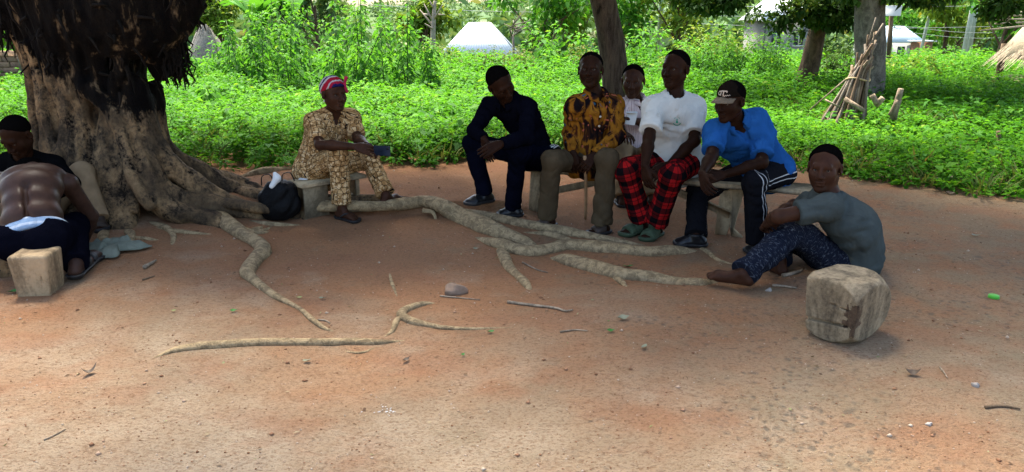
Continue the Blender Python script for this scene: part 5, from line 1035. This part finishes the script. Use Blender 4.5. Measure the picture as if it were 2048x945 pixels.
# man on the ground: b = the side nearer the camera
K9 = person('barefoot man in grey T-shirt sitting on the ground, turning to look back', dict(
    P=(1694, 545, 4.52), C=(1668, 412, 4.50), H=(1649, 337, 4.46), sa=(1640, 392, 4.66), sb=(1655, 404, 4.34), ea=(1588, 412, 4.72), eb=(1556, 434, 4.24), wa=(1540, 440, 4.62), wb=(1534, 448, 4.44), ka=(1556, 452, 4.62), kb=(1590, 462, 4.32), na=(1560, 522, .0), nb=(1486, 548, .02), ta=(1520, 528), tb=(1410, 556, .05)),
    (-.98, -.10), (-.52, -.84, -.02), dict(shirt=shirt(M_GREY, 'short', .020, 'round', .22, .014, 91, slen=.62, flare=1.08), trousers=trousers(M_FLECK, .018, .055, .012, 92), collar=collar(M_GREY, .064, .026)),
    s=1.03, fat=1.05, skin=SK2, slouch=.10, tf=(-1, -.1), hands=dict(b=dict(d=(.15, .9, -.25), n=(.8, 0, -.5), t=(0, 0, 1), curl=.6), a=dict(d=(-.3, -.8, 0), n=(.8, 0, -.5), t=(0, 0, 1), curl=.5)), gaze=(-.33, -.93, .2), hh=.005)
# shirtless man from behind, on the low block: faces away
def back_muscles(v, J, P, C, up, fw, latc, s):
    bk = -fw
    for q in (-1, 1):
        v.op(el(P + (C - P) * .80 + latc * q * .085 + bk * .075, np.array([.055, .03, .085]) * s, np.stack([latc, bk, up], 1)), .04)
        v.op(rc(P + (C - P) * .15 + latc * q * .04 + bk * .085, P + (C - P) * .7 + latc * q * .045 + bk * .115, .035, .030), .04)
    v.op(rc(P + (C - P) * .05 + bk * .145, P + (C - P) * .55 + bk * .182, .008, .008), .045, 's')
def pants_back(K):
    trousers(M_NAVY, .014, .05, .005, 22, rise=.035, sub=(.150, .05, (.10, .07, .085)))(K)
    J, s, up, P = K['J'], K['s'], K['up'], K['P']; lt_ = norm(K['lat'] - up * np.dot(K['lat'], up)); M = np.stack([lt_, np.cross(lt_, up), up], 1); v = volfor(K['torso'](.03)[:2], .0085)
    v.op(el(P + up * .02, np.array([.166 * s * K['fat'] + .008, .125 * s * K['fat'] + .010, .13]), M), .03); v.cut(P + up * .072, up); v.cut(P - up * .02, -up); V, F = v.mesh(); mesh_np('underwear', V, F, M_UND, K['root'], True, {'fab': fabric(V, [(P - up * .1, P + up * .1, .15, K['fw'])])})
K2 = person('shirtless man in dark trousers seen from behind, bent forward on a wood block', dict(
    P=(70, 480, 4.40), C=(68, 342, 4.58), H=(62, 362, 4.90), sa=(2, 352, 4.62), sb=(136, 354, 4.62), ea=(-44, 440, 4.78), eb=(182, 432, 4.80), wa=(-10, 500, 4.9), wb=(168, 486, 4.98), ka=(-30, 450, 4.72), kb=(150, 452, 4.74), na=(-10, 520, .0), nb=(152, 528, .0), ta=(-30, 505), tb=(196, 512)),
    (.08, 1), (0, .75, -.65), dict(body=back_muscles, trousers=pants_back, shoes=shoes(M_BLACK, M_BLACK, 'sandal')), s=1.10, fat=1.10, skin=SK3, slouch=.07, tf=(0, 1), hands=dict(a=dict(curl=.5), b=dict(curl=.5, n=(-1, 0, -.2))))
# man in black by the trunk
K1 = person('man in black shirt and khaki trousers sitting against the fig trunk, head bowed', dict(
    P=(64, 422, 5.45), C=(50, 318, 5.36), H=(34, 272, 5.20), sa=(2, 324, 5.30), sb=(108, 322, 5.34), ea=(-20, 380, 5.15), eb=(142, 368, 5.16), wa=(20, 400, 5.0), wb=(100, 392, 4.98), ka=(0, 380, 5.05), kb=(164, 346, 5.14), na=(0, 470, .0), nb=(196, 438, .0), ta=(-10, 490), tb=(206, 462)),
    (.10, -1), (-.15, -.80, -.58), dict(shirt=shirt(M_BLK, 'long', .018, 'round', .18, .005, 11), trousers=trousers(M_KHAKI, .018, .05, .005, 12), shoes=shoes(M_BROWN, M_BLACK, 'sandal')), s=1.0, slouch=.06)
def slim(objs, ratio):
    for o in objs: md = o.modifiers.new('slim', 'DECIMATE'); md.ratio = ratio(o)
    dg = bpy.context.evaluated_depsgraph_get()
    for o in objs:
        me = bpy.data.meshes.new_from_object(o.evaluated_get(dg)); o.modifiers.clear(); old = o.data; nm = old.name; o.data = me; bpy.data.meshes.remove(old); me.name = nm
slim([o for o in bpy.data.objects if o.type == 'MESH' and o.parent and o.name.split('.')[0] in ('body', 'shirt', 'trousers', 'trunk') and len(o.data.polygons) > 12000], lambda o: .36 if o.name.startswith('body') else .5)
print('people', round(time.time() - T0, 1))
# ------------------------------------------------------------------ furniture and small things
M_PLANK = m_bark('bench_wood', (.15, .112, .07), (.38, .29, .175), 5, .3, .3); M_LOGW = m_bark('weathered_log', (.07, .052, .035), (.31, .238, .148), 9, .25, .9); M_BLOCK = m_bark('pale_block', (.14, .095, .055), (.40, .285, .165), 7, .25, .7); M_BAG = m_plain('black_plastic', (.004, .004, .0045), .45, .12, .2, 18, .9); M_WHITE = m_plain('white_paper', (.68, .68, .66), .7, .3, .05, 20, .05)
# long bench
L0, L1 = G(1082, 424), G(1458, 470); dv = L1 - L0; dv[2] = 0; dv = norm(dv); sdv = np.array([-dv[1], dv[0], 0]); ZB = .385
bench = thing('bench', 'long rough wooden bench with board legs carrying the seated men', 'bench', (L0 + L1) / 2)
q = MB(); a = L0 - dv * .22; b = L1 + dv * .62; a[2] = b[2] = ZB; q.bar(a + sdv * .0, b + sdv * .0, .27, .036, bev=.006, jit=.003); q.build('seat', M_PLANK, bench)
for L in (L0, L1):
    q = MB(); w_ = .085; zt = ZB - .021; z0 = float(gh(L[0], L[1])) - .01
    for s_, (t0, t1) in ((-1, (-.105, .0)), (1, (.0, .105))):      # two feet with a V notch between
        p = [L + sdv * t0 * 1.0 + (0, 0, 0), L + sdv * t1 + (0, 0, 0)]
        yb0, yb1 = (t0, t1 - .022) if s_ < 0 else (t0 + .022, t1)
        V = []
        for e in (-.02, .02):
            for (yy_, zz) in ((yb0, z0), (yb1, z0), (t1 if s_ < 0 else t0, z0 + .085), (t1 if s_ < 0 else t0, zt), ((t0 if s_ < 0 else t1) * .82, zt)): c = L + sdv * e + dv * yy_; V.append((c[0], c[1], zz))
        n = 5; F3 = [[0, 1, 2], [0, 2, 3], [0, 3, 4]]; F3 = F3 + [[f[2] + n, f[1] + n, f[0] + n] for f in F3]; F4 = [[i, i + n, (i + 1) % n + n, (i + 1) % n] for i in range(n)]; q.raw(V, F4, F3)
    q.build('leg', M_PLANK, bench)
q = MB(); m0 = L0 * .60 + L1 * .40; m0[2] = ZB - .04; p = L0.copy(); p[2] = .17; q.bar(p - sdv * .037, m0 - sdv * .037, .03, .055, jit=.002); q.build('brace', M_PLANK, bench)
q = MB(); m0 = L0 * .36 + L1 * .64; m0[2] = ZB - .04; p = L1.copy(); p[2] = .15; q.bar(p - sdv * .037, m0 - sdv * .037, .03, .055, jit=.002); q.build('brace', M_PLANK, bench)
# the woman's low stool
s0, s1 = G(629, 413), G(712, 400); ds = s1 - s0; ds[2] = 0; ds = norm(ds); ss = np.array([-ds[1], ds[0], 0]); st = thing('stool', 'low plank stool under the woman in tan print', 'stool', (s0 + s1) / 2); q = MB(); a, b = s0 - ds * .13 + ss * .06, s1 + ds * .08 + ss * .06; a[2] = b[2] = .285; q.bar(a, b, .26, .028, bev=.004, jit=.002); q.build('seat', M_PLANK, st)
for s_, wd in ((s0, .11), (s1, .10)): q = MB(); z0 = float(gh(s_[0], s_[1])) - .015; c = s_ + ss * .06; q.box((c[0], c[1], (z0 + .27) / 2), (wd, .10, (.27 - z0) / 2) if s_ is s0 else (.02, .10, (.27 - z0) / 2), np.stack([ds, ss, np.array([0, 0, 1.0])], 1), bev=.004); q.build('leg', M_PLANK, st)
q = MB(); p, r_ = s0 + (0, 0, .10), s1 + (0, 0, .10); p[2] = r_[2] = .12; q.bar(p + ss * .02, r_ + ss * .02, .025, .05); q.build('stretcher', M_PLANK, st)
# seats of the people behind
c = A(1274, 340, 6.97); c[2] = 0; q = MB(); t = thing('low_bench', 'low wooden seat hidden behind the men, under the pink shirted man', 'bench', c); zt = float(K6['P'][2]) - .10; q.box((c[0], c[1], zt - .02), (.30, .14, .02), bev=.004); q.build('seat', M_PLANK, t)
for e in (-.22, .22): q = MB(); q.box((c[0] + e, c[1], (zt - .045) / 2), (.02, .12, (zt - .045) / 2), bev=.004); q.build('leg', M_PLANK, t)
M_CHAR = m_bark('charred_wood', (.008, .007, .006), (.11, .072, .045), 16, .3, .8)
def log_block(label, c, half, rotz, mat, seed, cracks=(), hollow=None, taper=.0, rough=.012, rnd=.05, gs=.0095):
    g = np.random.default_rng(seed); h = np.array(half); M = np.array([[math.cos(rotz), -math.sin(rotz), 0], [math.sin(rotz), math.cos(rotz), 0], [0, 0, 1.0]]); v = Vol(c - h.max() * 1.7, c + h.max() * 1.7, gs); box_sdf(v, c, h, M, rnd, .02)
    for (o, hv, an) in cracks: Mc = M @ np.array([[1, 0, 0], [0, math.cos(an), -math.sin(an)], [0, math.sin(an), math.cos(an)]]); box_sdf(v, c + M @ np.array(o), np.array(hv), Mc, .002, .006, 's')
    if hollow is not None: v.D = np.maximum(v.D, dist(el(c + M @ np.array([-.035, .02, .01]), (.235, .22, .205), M), v.all()).astype(np.float32))
    m = np.abs(v.D) < .06; ix = np.argwhere(m); p = (v.lo + ix * v.h - c) @ M; v.D[m] += (rough * (vn2(p[:, 0] * 6 + seed, p[:, 2] * 6 + p[:, 1] * 4, seed) + .5 * vn2(p[:, 0] * 18 + p[:, 1] * 14, p[:, 2] * 5, seed + 1)) + taper * p[:, 2]).astype(np.float32)
    v.cut(np.array([c[0], c[1], float(gh(c[0], c[1])) - .03]), (0, 0, -1)); V, F = v.mesh(); mi = None
    if hollow is not None: fc = ((V[F].mean(1) - c) @ M - np.array(hollow[0])) / (np.array(hollow[1]) * (1.02, 1.02, .95)); fv = (V[F].mean(1) - c) @ M; mi = ((fc ** 2).sum(1) + .9 * vn2(fv[:, 0] * 22 + fv[:, 1] * 22, fv[:, 2] * 16, 4) + .6 * vn2(fv[:, 0] * 60 + fv[:, 1] * 60, fv[:, 2] * 45, 6) < 1.0).astype(int)
    o = mesh_np('wood_block', V, F, None, None, True, None, [mat, M_CHAR], mi); tag(o, label, 'wood block'); return o
a_ = .62; c0 = G(1700, 700); c = c0 + np.array([math.cos(a_), math.sin(a_), 0]) * .165 + np.array([-math.sin(a_), math.cos(a_), 0]) * .125 + (0, 0, .15)
log_block('squared grey weathered log block in the right foreground', c, (.175, .135, .165), a_, M_LOGW, 3, [((-.175, .03, .055), (.025, .13, .0035), .10), ((-.175, .03, -.055), (.025, .13, .003), -.12), ((.06, -.135, .120), (.15, .018, .003), .0), ((.0, .03, .165), (.17, .003, .010), 0)], ((-.165, -.125, .0), (.040, .045, .125)), -.06, .0035, .010, .006)

c = G(84, 582); c[2] += .105; log_block('tan wood block under the shirtless man', c, (.098, .10, .135), .12, M_BLOCK, 4, [((.06, -.11, .06), (.002, .02, .08), 0)], None, -.10, .004, .012, .006)
c = G(2, 545); c[2] += .05; log_block('low grey rock like root lump at the left edge', c, (.12, .12, .09), .5, M_FIG, 5)
# black plastic bag
b = G(562, 441); b[2] += .01; v = Vol(b - .3, b + .5, .0085); v.op(el(b + (0, .02, .11), (.14, .11, .13)), .03); v.op(el(b + (.02, .02, .23), (.13, .09, .10)), .05); v.op(rc(b + (-.09, 0, .06), b + (-.11, 0, .18), .05, .05), .05); v.op(el(b + (.12, .02, .12), (.05, .06, .08)), .05); v.op(el(b + (.01, .02, .33), (.09, .06, .035)), .03, 's'); noise_fold(v, .020, 5); v.cut(b + (0, 0, .0), (0, 0, -1)); V, F = v.mesh(); t = thing('plastic_bag', 'black plastic carrier bag with white wrapper on the roots beside the stool', 'bag', b); mesh_np('bag_body', V, F, M_BAG, t)
for s_, dy in ((-.07, -.02), (.07, .05)): q = MB(); q.tube([b + (s_ - .05, dy, .28), b + (s_ - .04, dy, .35), b + (s_ + .02, dy, .365), b + (s_ + .05, dy, .30)], [.012, .009, .009, .012], 6, res=5, squash=.4); q.build('handle', M_BAG, t, True)
v = Vol(b + (-.12, -.12, .15), b + (.12, .15, .46), .007); v.op(rc(b + (-.03, -.05, .28), b + (.012, -.04, .34), .020, .026), .02); v.op(rc(b + (.012, -.04, .34), b + (.0, -.04, .375), .026, .016), .02); noise_fold(v, .004, 2); V, F = v.mesh(); mesh_np('wrapper', V, F, M_WHITE, t)
p = G(607, 356, .30); q = MB(); q.box((p[0], p[1], .312), (.035, .03, .004), np.eye(3), .003); tag(q.build('paper_scrap', M_WHITE), 'white paper scrap on the left end of the low stool', 'paper')
# crumpled cloth on the ground
def cloth_patch(label, px, py, rx, ry, rot, mat, seed):
    c = G(px, py); n = 46; V = []; F = []; u = np.linspace(-1, 1, n); U, W_ = np.meshgrid(u, u, indexing='ij'); an = np.arctan2(W_, U); rad = np.sqrt(U * U + W_ * W_); k = np.maximum(np.abs(U), np.abs(W_)) / np.maximum(rad, 1e-6)
    sc_ = k * (1 + .22 * np.sin(3 * an + 1) + .16 * np.sin(5 * an + 2) + .08 * np.sin(9 * an)); x = U * sc_ * rx; y = W_ * sc_ * ry; X = c[0] + x * math.cos(rot) - y * math.sin(rot); Y = c[1] + x * math.sin(rot) + y * math.cos(rot)
    f = vn2(X * 9 + .6 * vn2(X * 14, Y * 14, 8), Y * 13, seed); f2 = vn2(X * 24, Y * 20, seed + 1); edge_ = np.clip((1 - np.maximum(np.abs(U), np.abs(W_))) * 5, 0, 1)
    Z = gh(X, Y) + .006 + (.045 * np.abs(f) + .016 * np.abs(f2) + .03) * (.25 + .75 * edge_); V = np.stack([X, Y, Z], -1).reshape(-1, 3); ii = np.arange(n - 1)[:, None] * n + np.arange(n - 1)[None]
    o = mesh_np('crumpled_cloth', V, np.stack([ii, ii + n, ii + n + 1, ii + 1], -1).reshape(-1, 4), mat, None, True, {'fab': V}); md = o.modifiers.new('t', 'SOLIDIFY'); md.thickness = .004; return tag(o, label, 'cloth')
cloth_patch('crumpled grey green cloth on the ground beside the shirtless man', 222, 505, .19, .16, .3, m_cloth('grey_green_cloth', (.15, .165, .13), .2), 9)
# things in hands
h0 = K3['J']['wa'] + norm(np.array([.8, -.35, -.1])) * .16; pc = A(764, 302, float(h0[1])); Mx = np.stack([norm(np.array([.92, -.38, .02])), norm(np.array([.38, .92, .05])), np.array([0, 0, 1.0])], 1); t = thing('mobile_phone', 'dark mobile phone held by the woman in tan print', 'phone', pc); q = MB(); q.box(pc, (.072, .005, .038), Mx, bev=.003); o = q.build('phone_body', m_plain('phone_case', (.006, .009, .018), .4, .2, .1, 20, 0), t); q = MB(); q.box(pc + Mx @ np.array([.055, -.0065, .022]), (.008, .0018, .010), Mx); q.build('camera_lens', M_BLACK, o)
k = K5['J']; a = (k['wa'] + k['wb']) / 2 + np.array([.0, -.08, -.02]); e = G(1171, 441); q = MB(); q.tube([a * 1.03 - e * .03, a * .5 + e * .5 + (.006, 0, 0), e + (0, 0, .01)], [.0125, .012, .011], 8, .06, res=5); tag(q.build('walking_stick', m_plain('peeled_stick', (.30, .19, .10), .7, .3), None, True), 'short wooden stick held upright by the man in orange shirt', 'stick')
p = A(1262, 238, float(K6['J']['wb'][1]) - .06); q = MB(); q.box(p, (.045, .006, .055), Matrix.Rotation(.25, 3, 'X') @ Matrix.Rotation(.15, 3, 'Y'), bev=.002); q.box(p + (.0, -.02, .058), (.05, .03, .004), bev=.002); tag(q.build('notebook', M_WHITE), 'white open notebook held by the man in pink striped shirt', 'notebook')
p = A(1104, 300, 5.93); v = Vol(p - .15, p + .15, .007); v.op(el(p, (.075, .06, .045)), .02); noise_fold(v, .006, 4); V, F = v.mesh(); t = thing('bundle', 'small black and white bundle on the bench by the orange shirt', 'bundle', p); o = mesh_np('cover', V, F, M_BAG, t)
for e in (-.03, .0, .03): q = MB(); q.tube([p + (e - .02, -.058, .022), p + (e + .0, -.052, .034), p + (e + .02, -.04, .040)], .005, 5, res=3); q.build('white_band', M_WHITE, o, True)
# firewood leaning in a cone
b = base_at(1703, 10.15, 0); tie = A(1716, 158, 10.15); fw_ = thing('firewood_bundle', 'cone of firewood sticks tied near the top beside the grey trunk', 'firewood', b); g = np.random.default_rng(12); M_STICK = [m_bark('stick_bark_%s' % c[0], mul(c[1], .4), c[1], 12, .3, .5) for c in (('pale', (.34, .26, .18)), ('brown', (.19, .13, .085)), ('grey', (.24, .20, .16)))]
for i in range(40):
    a = i / 40 * 6.283 + g.normal(0, .1); r = .34 * g.uniform(.75, 1.1); f = b + (math.cos(a) * r - .02, math.sin(a) * r, -.02); cr = tie + np.array([math.cos(a) * .11, math.sin(a) * .11, g.normal(0, .03)]); d = cr - f; L = g.uniform(1.12, 1.55) if i % 4 else g.uniform(1.5, 1.9); top = f + d * L + g.normal(0, .05, 3); q = MB(); rr = g.uniform(.013, .024); q.tube([f, cr + g.normal(0, .012, 3), top], [rr * 1.1, rr, rr * .7], 6, .1, res=4, seed=i); q.build('stick', M_STICK[i % 3], fw_, True)
q = MB(); q.tube([tie + np.array([math.cos(a) * .145, math.sin(a) * .145, .02 * math.sin(a * 2)]) for a in np.linspace(0, 6.283, 19)], .013, 6); q.build('tie', m_plain('straw_tie', (.42, .32, .18), .9, .1), fw_, True)
for px0, py0, px1, py1, D0, D1, r in ((1690, 198, 1728, 222, 9.95, 9.75, .030), (1620, 220, 1690, 160, 10.1, 10.0, .010), (1650, 200, 1680, 215, 9.9, 9.8, .012)): q = MB(); q.tube([A(px0, py0, D0), A(px1, py1, D1)], [r, r * .9], 8, .06); q.build('stick', M_STICK[0], fw_, True)
t = thing('cut_stump', 'forked cut branches standing in the weeds right of the firewood', 'stump', base_at(1790, 9.6, 0))
for p0, p1, r in (((1786, 238), (1802, 178), .045), ((1784, 232), (1798, 200), .05), ((1788, 240), (1796, 205), .035)): q = MB(); q.tube([A(*p0, 9.6), A(*p1, 9.55)], [r, r * .75], 9, .12, res=4); q.build('branch', M_STICK[0], t, True)
for i, (p0, p1, lab) in enumerate((((1744, 190), (1754, 208), 'upper short chunk of pale wood lying against the firewood'), ((1752, 212), (1766, 196), 'lower short chunk of pale wood lying against the firewood'))): q = MB(); q.tube([A(*p0, 9.7), A(*p1, 9.65)], .035, 8, .12, res=3); tag(q.build('wood_chunk', M_STICK[0], None, True), lab, 'wood', 'chunks by the firewood')
q = MB(); b = base_at(2003, 8.7); q.tube([b, A(2000, 290, 8.7), A(1996, 263, 8.7)], [.03, .027, .024], 7, .1); tag(q.build('wooden_stake', M_POST, None, True), 'short dark stake standing in the weeds at the right', 'stake')
q = MB(); p0, p1 = G(1868, 362, .05), G(1975, 352, .05); q.tube([p0, (p0 + p1) / 2, p1], [.03, .04, .03], 8, .12, res=4); tag(q.build('fallen_log', M_STICK[2], None, True), 'thin grey log lying along the edge of the weeds on the right', 'log')
# little things on the ground
def fallen_leaf(label, px, py, L, col, rot, curl=.7):
    L *= .85; p = G(px, py, .008); d = np.array([math.cos(rot), math.sin(rot), 0]); s_ = np.array([-d[1], d[0], 0]); V = []; F = []; n = 6
    for i in range(n + 1): u = i / n; c = p + d * L * (u - .5) + (0, 0, curl * L * (u - .5) ** 2); wd = .26 * L * math.sin(math.pi * min(.985, .04 + .94 * u)) ** 1.1; tw = .35 * math.sin(px + 5 * u); V += [c - s_ * wd + (0, 0, (.45 + tw) * wd), c, c + s_ * wd + (0, 0, (.45 - tw) * wd)]
    for i in range(n): F += [[i * 3, i * 3 + 1, i * 3 + 4, i * 3 + 3], [i * 3 + 1, i * 3 + 2, i * 3 + 5, i * 3 + 4]]
    return tag(mesh_np('fallen_leaf', V, np.array(F), col), label, 'leaf', 'fallen leaves on the bare ground')
LG, LY, LP, LB = (m_plain(n, c, .6, .3, .15, 30, .1) for n, c in (('fresh_leaf', (.035, .14, .02)), ('yellow_leaf', (.24, .23, .08)), ('pale_leaf', (.20, .20, .125)), ('brown_leaf', (.075, .05, .032))))
for a in (('bright green leaf on the ground left of the thin end of the snaking root', 468, 622, .055, LG, .5), ('yellowish leaf on the earth left of the green one', 347, 622, .04, LY, .1), ('pale leaf near the middle of the bare ground', 645, 597, .05, LP, .2), ('pale yellow leaf just right of the snaking root', 598, 596, .05, LY, .0), ('pale green leaf behind the small bare patch right of centre', 1246, 637, .085, LP, .3), ('small green leaf by the crooked root tip', 981, 664, .05, LG, .2), ('tiny green leaf below the crooked root tip', 926, 710, .035, LG, 1.2), ('pale round leaf on the bare ground in front of the bench', 1288, 695, .06, LP, .9), ('thin green leaf lying left of the pale round one', 1222, 662, .055, LG, .25), ('curled dark leaf in the left foreground', 180, 746, .085, LB, 1.0, 2.2), ('green leaf in front of the tan wood block', 26, 584, .075, LG, .6), ('pale leaf near the right edge of the yard', 1952, 472, .09, LP, .1), ('brown curled leaf in the right foreground', 1824, 748, .08, LB, -.3, 1.8), ('small pale leaf below the long foreground root', 614, 722, .05, LP, .4), ('brown scrap of leaf right of the long foreground root', 812, 721, .05, LB, .8, 1.2), ('green leaf among the thick roots', 1256, 534, .08, LG, .1), ('pale leaf beside the thick root bend', 952, 498, .06, LP, .4), ('dark leaf under the bench between plaid and blue men', 1290, 388, .09, LB, .2), ('dry brown leaf at the right edge of the yard', 1900, 388, .12, LB, .1)): fallen_leaf(*a)
def twig(label, pts, r, mat): q = MB(); P = [G(px, py, r * .9) for px, py in pts]; q.tube(P, np.linspace(r, r * .5, len(P)), 6, .1, res=4); tag(q.build('twig', mat, None, True), label, 'twig', 'twigs on the bare ground')
MT = M_STICK[0]
for lab, pts, r in (('long pale twig with a bent tip right of the crooked root', [(1015, 604), (1060, 610), (1110, 616), (1130, 622), (1146, 620)], .009), ('short thick pale twig left of the snaking root', [(288, 535), (300, 528), (312, 521)], .014), ('two ended twig beside the seated barefoot man', [(1565, 552), (1590, 546), (1605, 540)], .014), ('thin twig under the barefoot man', [(1545, 571), (1570, 573), (1594, 577)], .009), ('thin dry twig among the thick roots', [(1045, 525), (1075, 540), (1096, 545)], .006), ('fine twig on the left foreground', [(88, 880), (110, 870), (132, 858)], .004), ('thin twig crossing the ground by the stone', [(880, 592), (920, 596), (960, 600)], .005), ('pale twig at the far right foreground', [(1880, 735), (1888, 745), (1895, 756)], .005), ('dark branched twig at the right edge', [(1970, 815), (2005, 812), (2040, 818)], .007), ('short twig under the crooked root', [(1120, 664), (1150, 660), (1175, 662)], .005), ('short dark twig left of the snaking root', [(285, 560), (300, 555), (310, 552)], .006), ('small pale twig right of the snaking root tip', [(636, 640), (650, 641), (660, 646)], .005)): twig(lab, pts, r, MT if 'dark' not in lab else M_POST)
def stone(label, px, py, r, mat, seed):
    p = G(px, py, r * .25); v = Vol(p - r * 2, p + r * 2, r / 7); v.op(el(p, (r, r * .8, r * .75)), .01); v.D += (r * .35 * vn2((v.all()[0] - p[0]) / r * 1.5 + seed + 0 * v.all()[1] + (v.all()[2] - p[2]) / r, (v.all()[1] - p[1]) / r * 1.5 + (v.all()[2] - p[2]) / r, seed)).astype(np.float32); V, F = v.mesh(); tag(mesh_np('stone', V, F, mat, None, False), label, 'stone', 'stones on the bare ground')
MS = m_plain('brown_stone', (.25, .17, .12), .95, .1, .25, 18, .5); MS2 = m_plain('grey_stone', (.33, .29, .25), .9, .1, .2, 18, .4)
for a in (('brown stone half buried in the middle of the yard', 912, 582, .062, MS, 1), ('small pale stone at the right foreground', 1951, 770, .016, MS2, 2), ('small stone in front of the left foot of the bench man', 1072, 452, .03, MS2, 3), ('tiny pale stone near the right log block', 1857, 848, .012, MS2, 4), ('pebble under the barefoot man', 1538, 581, .018, MS2, 5)): stone(*a)
p = G(1987, 596, .0); q = MB(); a = np.linspace(0, 6.283, 25)[:-1]; t = thing('bottle_cap', 'bright lime green plastic bottle cap at the right', 'cap', p); q.tube([p + (0, 0, .0), p + (0, 0, .016)], .028, 20); o = q.build('cap_top', m_plain('lime_plastic', (.07, .36, .03), .5, .3, .05, 20, 0), t); q = MB(); q.tube([p + (0, 0, .001), p + (0, 0, .005)], .0295, 20); q.build('rim', o.data.materials[0], o)
n = 26; r0 = RNG; c = G(772, 824); V = []; F = []
for i in range(n): a = c + np.array([r0.normal(0, .045), r0.normal(0, .02), 0]); a[2] = float(gh(a[0], a[1])) + .003; s_ = r0.uniform(.0015, .0055); k = len(V); V += [a + (s_, 0, 0), a + (0, s_, .001), a + (-s_, 0, 0), a + (0, -s_, .001), a + (0, 0, .003)]; F += [[k, k + 1, k + 4], [k + 1, k + 2, k + 4], [k + 2, k + 3, k + 4], [k + 3, k, k + 4]]
tag(mesh_np('white_crumbs', V, np.array(F), m_plain('ash', (.42, .40, .37), .9, .1), None, False), 'white crumbs scattered on the foreground earth', 'crumbs', kind='stuff')
# dry leaf litter scraps
n = 900; gx = RNG.uniform(-1, 1, n); gy = 2.3 + 5.8 * RNG.random(n) ** .9; gx = gx * (gy * .72 + .6); P = np.stack([gx, gy, gh(gx, gy) + .006], 1); d = rdir(n); d[:, 2] *= .25; L = RNG.uniform(.010, .030, n); V, F = leafarr(P, d, np.tile([0, 0, 1.0], (n, 1)) + RNG.normal(0, .4, (n, 3)), L, L * RNG.uniform(.2, .55, n)); gl = NT('litter'); gl.bsdf(gl.ramp(gl.attr('tint', 'Fac'), [(0, (.07, .04, .025)), (.5, (.22, .13, .07)), (.85, (.36, .29, .17)), (1, (.14, .2, .05))]), .9, .1); tag(mesh_np('leaf_litter', V, F, gl.m, None, False, {'tint': np.repeat(RNG.random(n), 4)}), 'tiny dry leaf and twig scraps over the bare yard', 'leaf litter', kind='stuff')
print('all', round(time.time() - T0, 1), 'tris', sum(sum(len(p.vertices) - 2 for p in m.polygons) if len(m.polygons) < 5000 else len(m.polygons) * 2 for m in bpy.data.meshes))
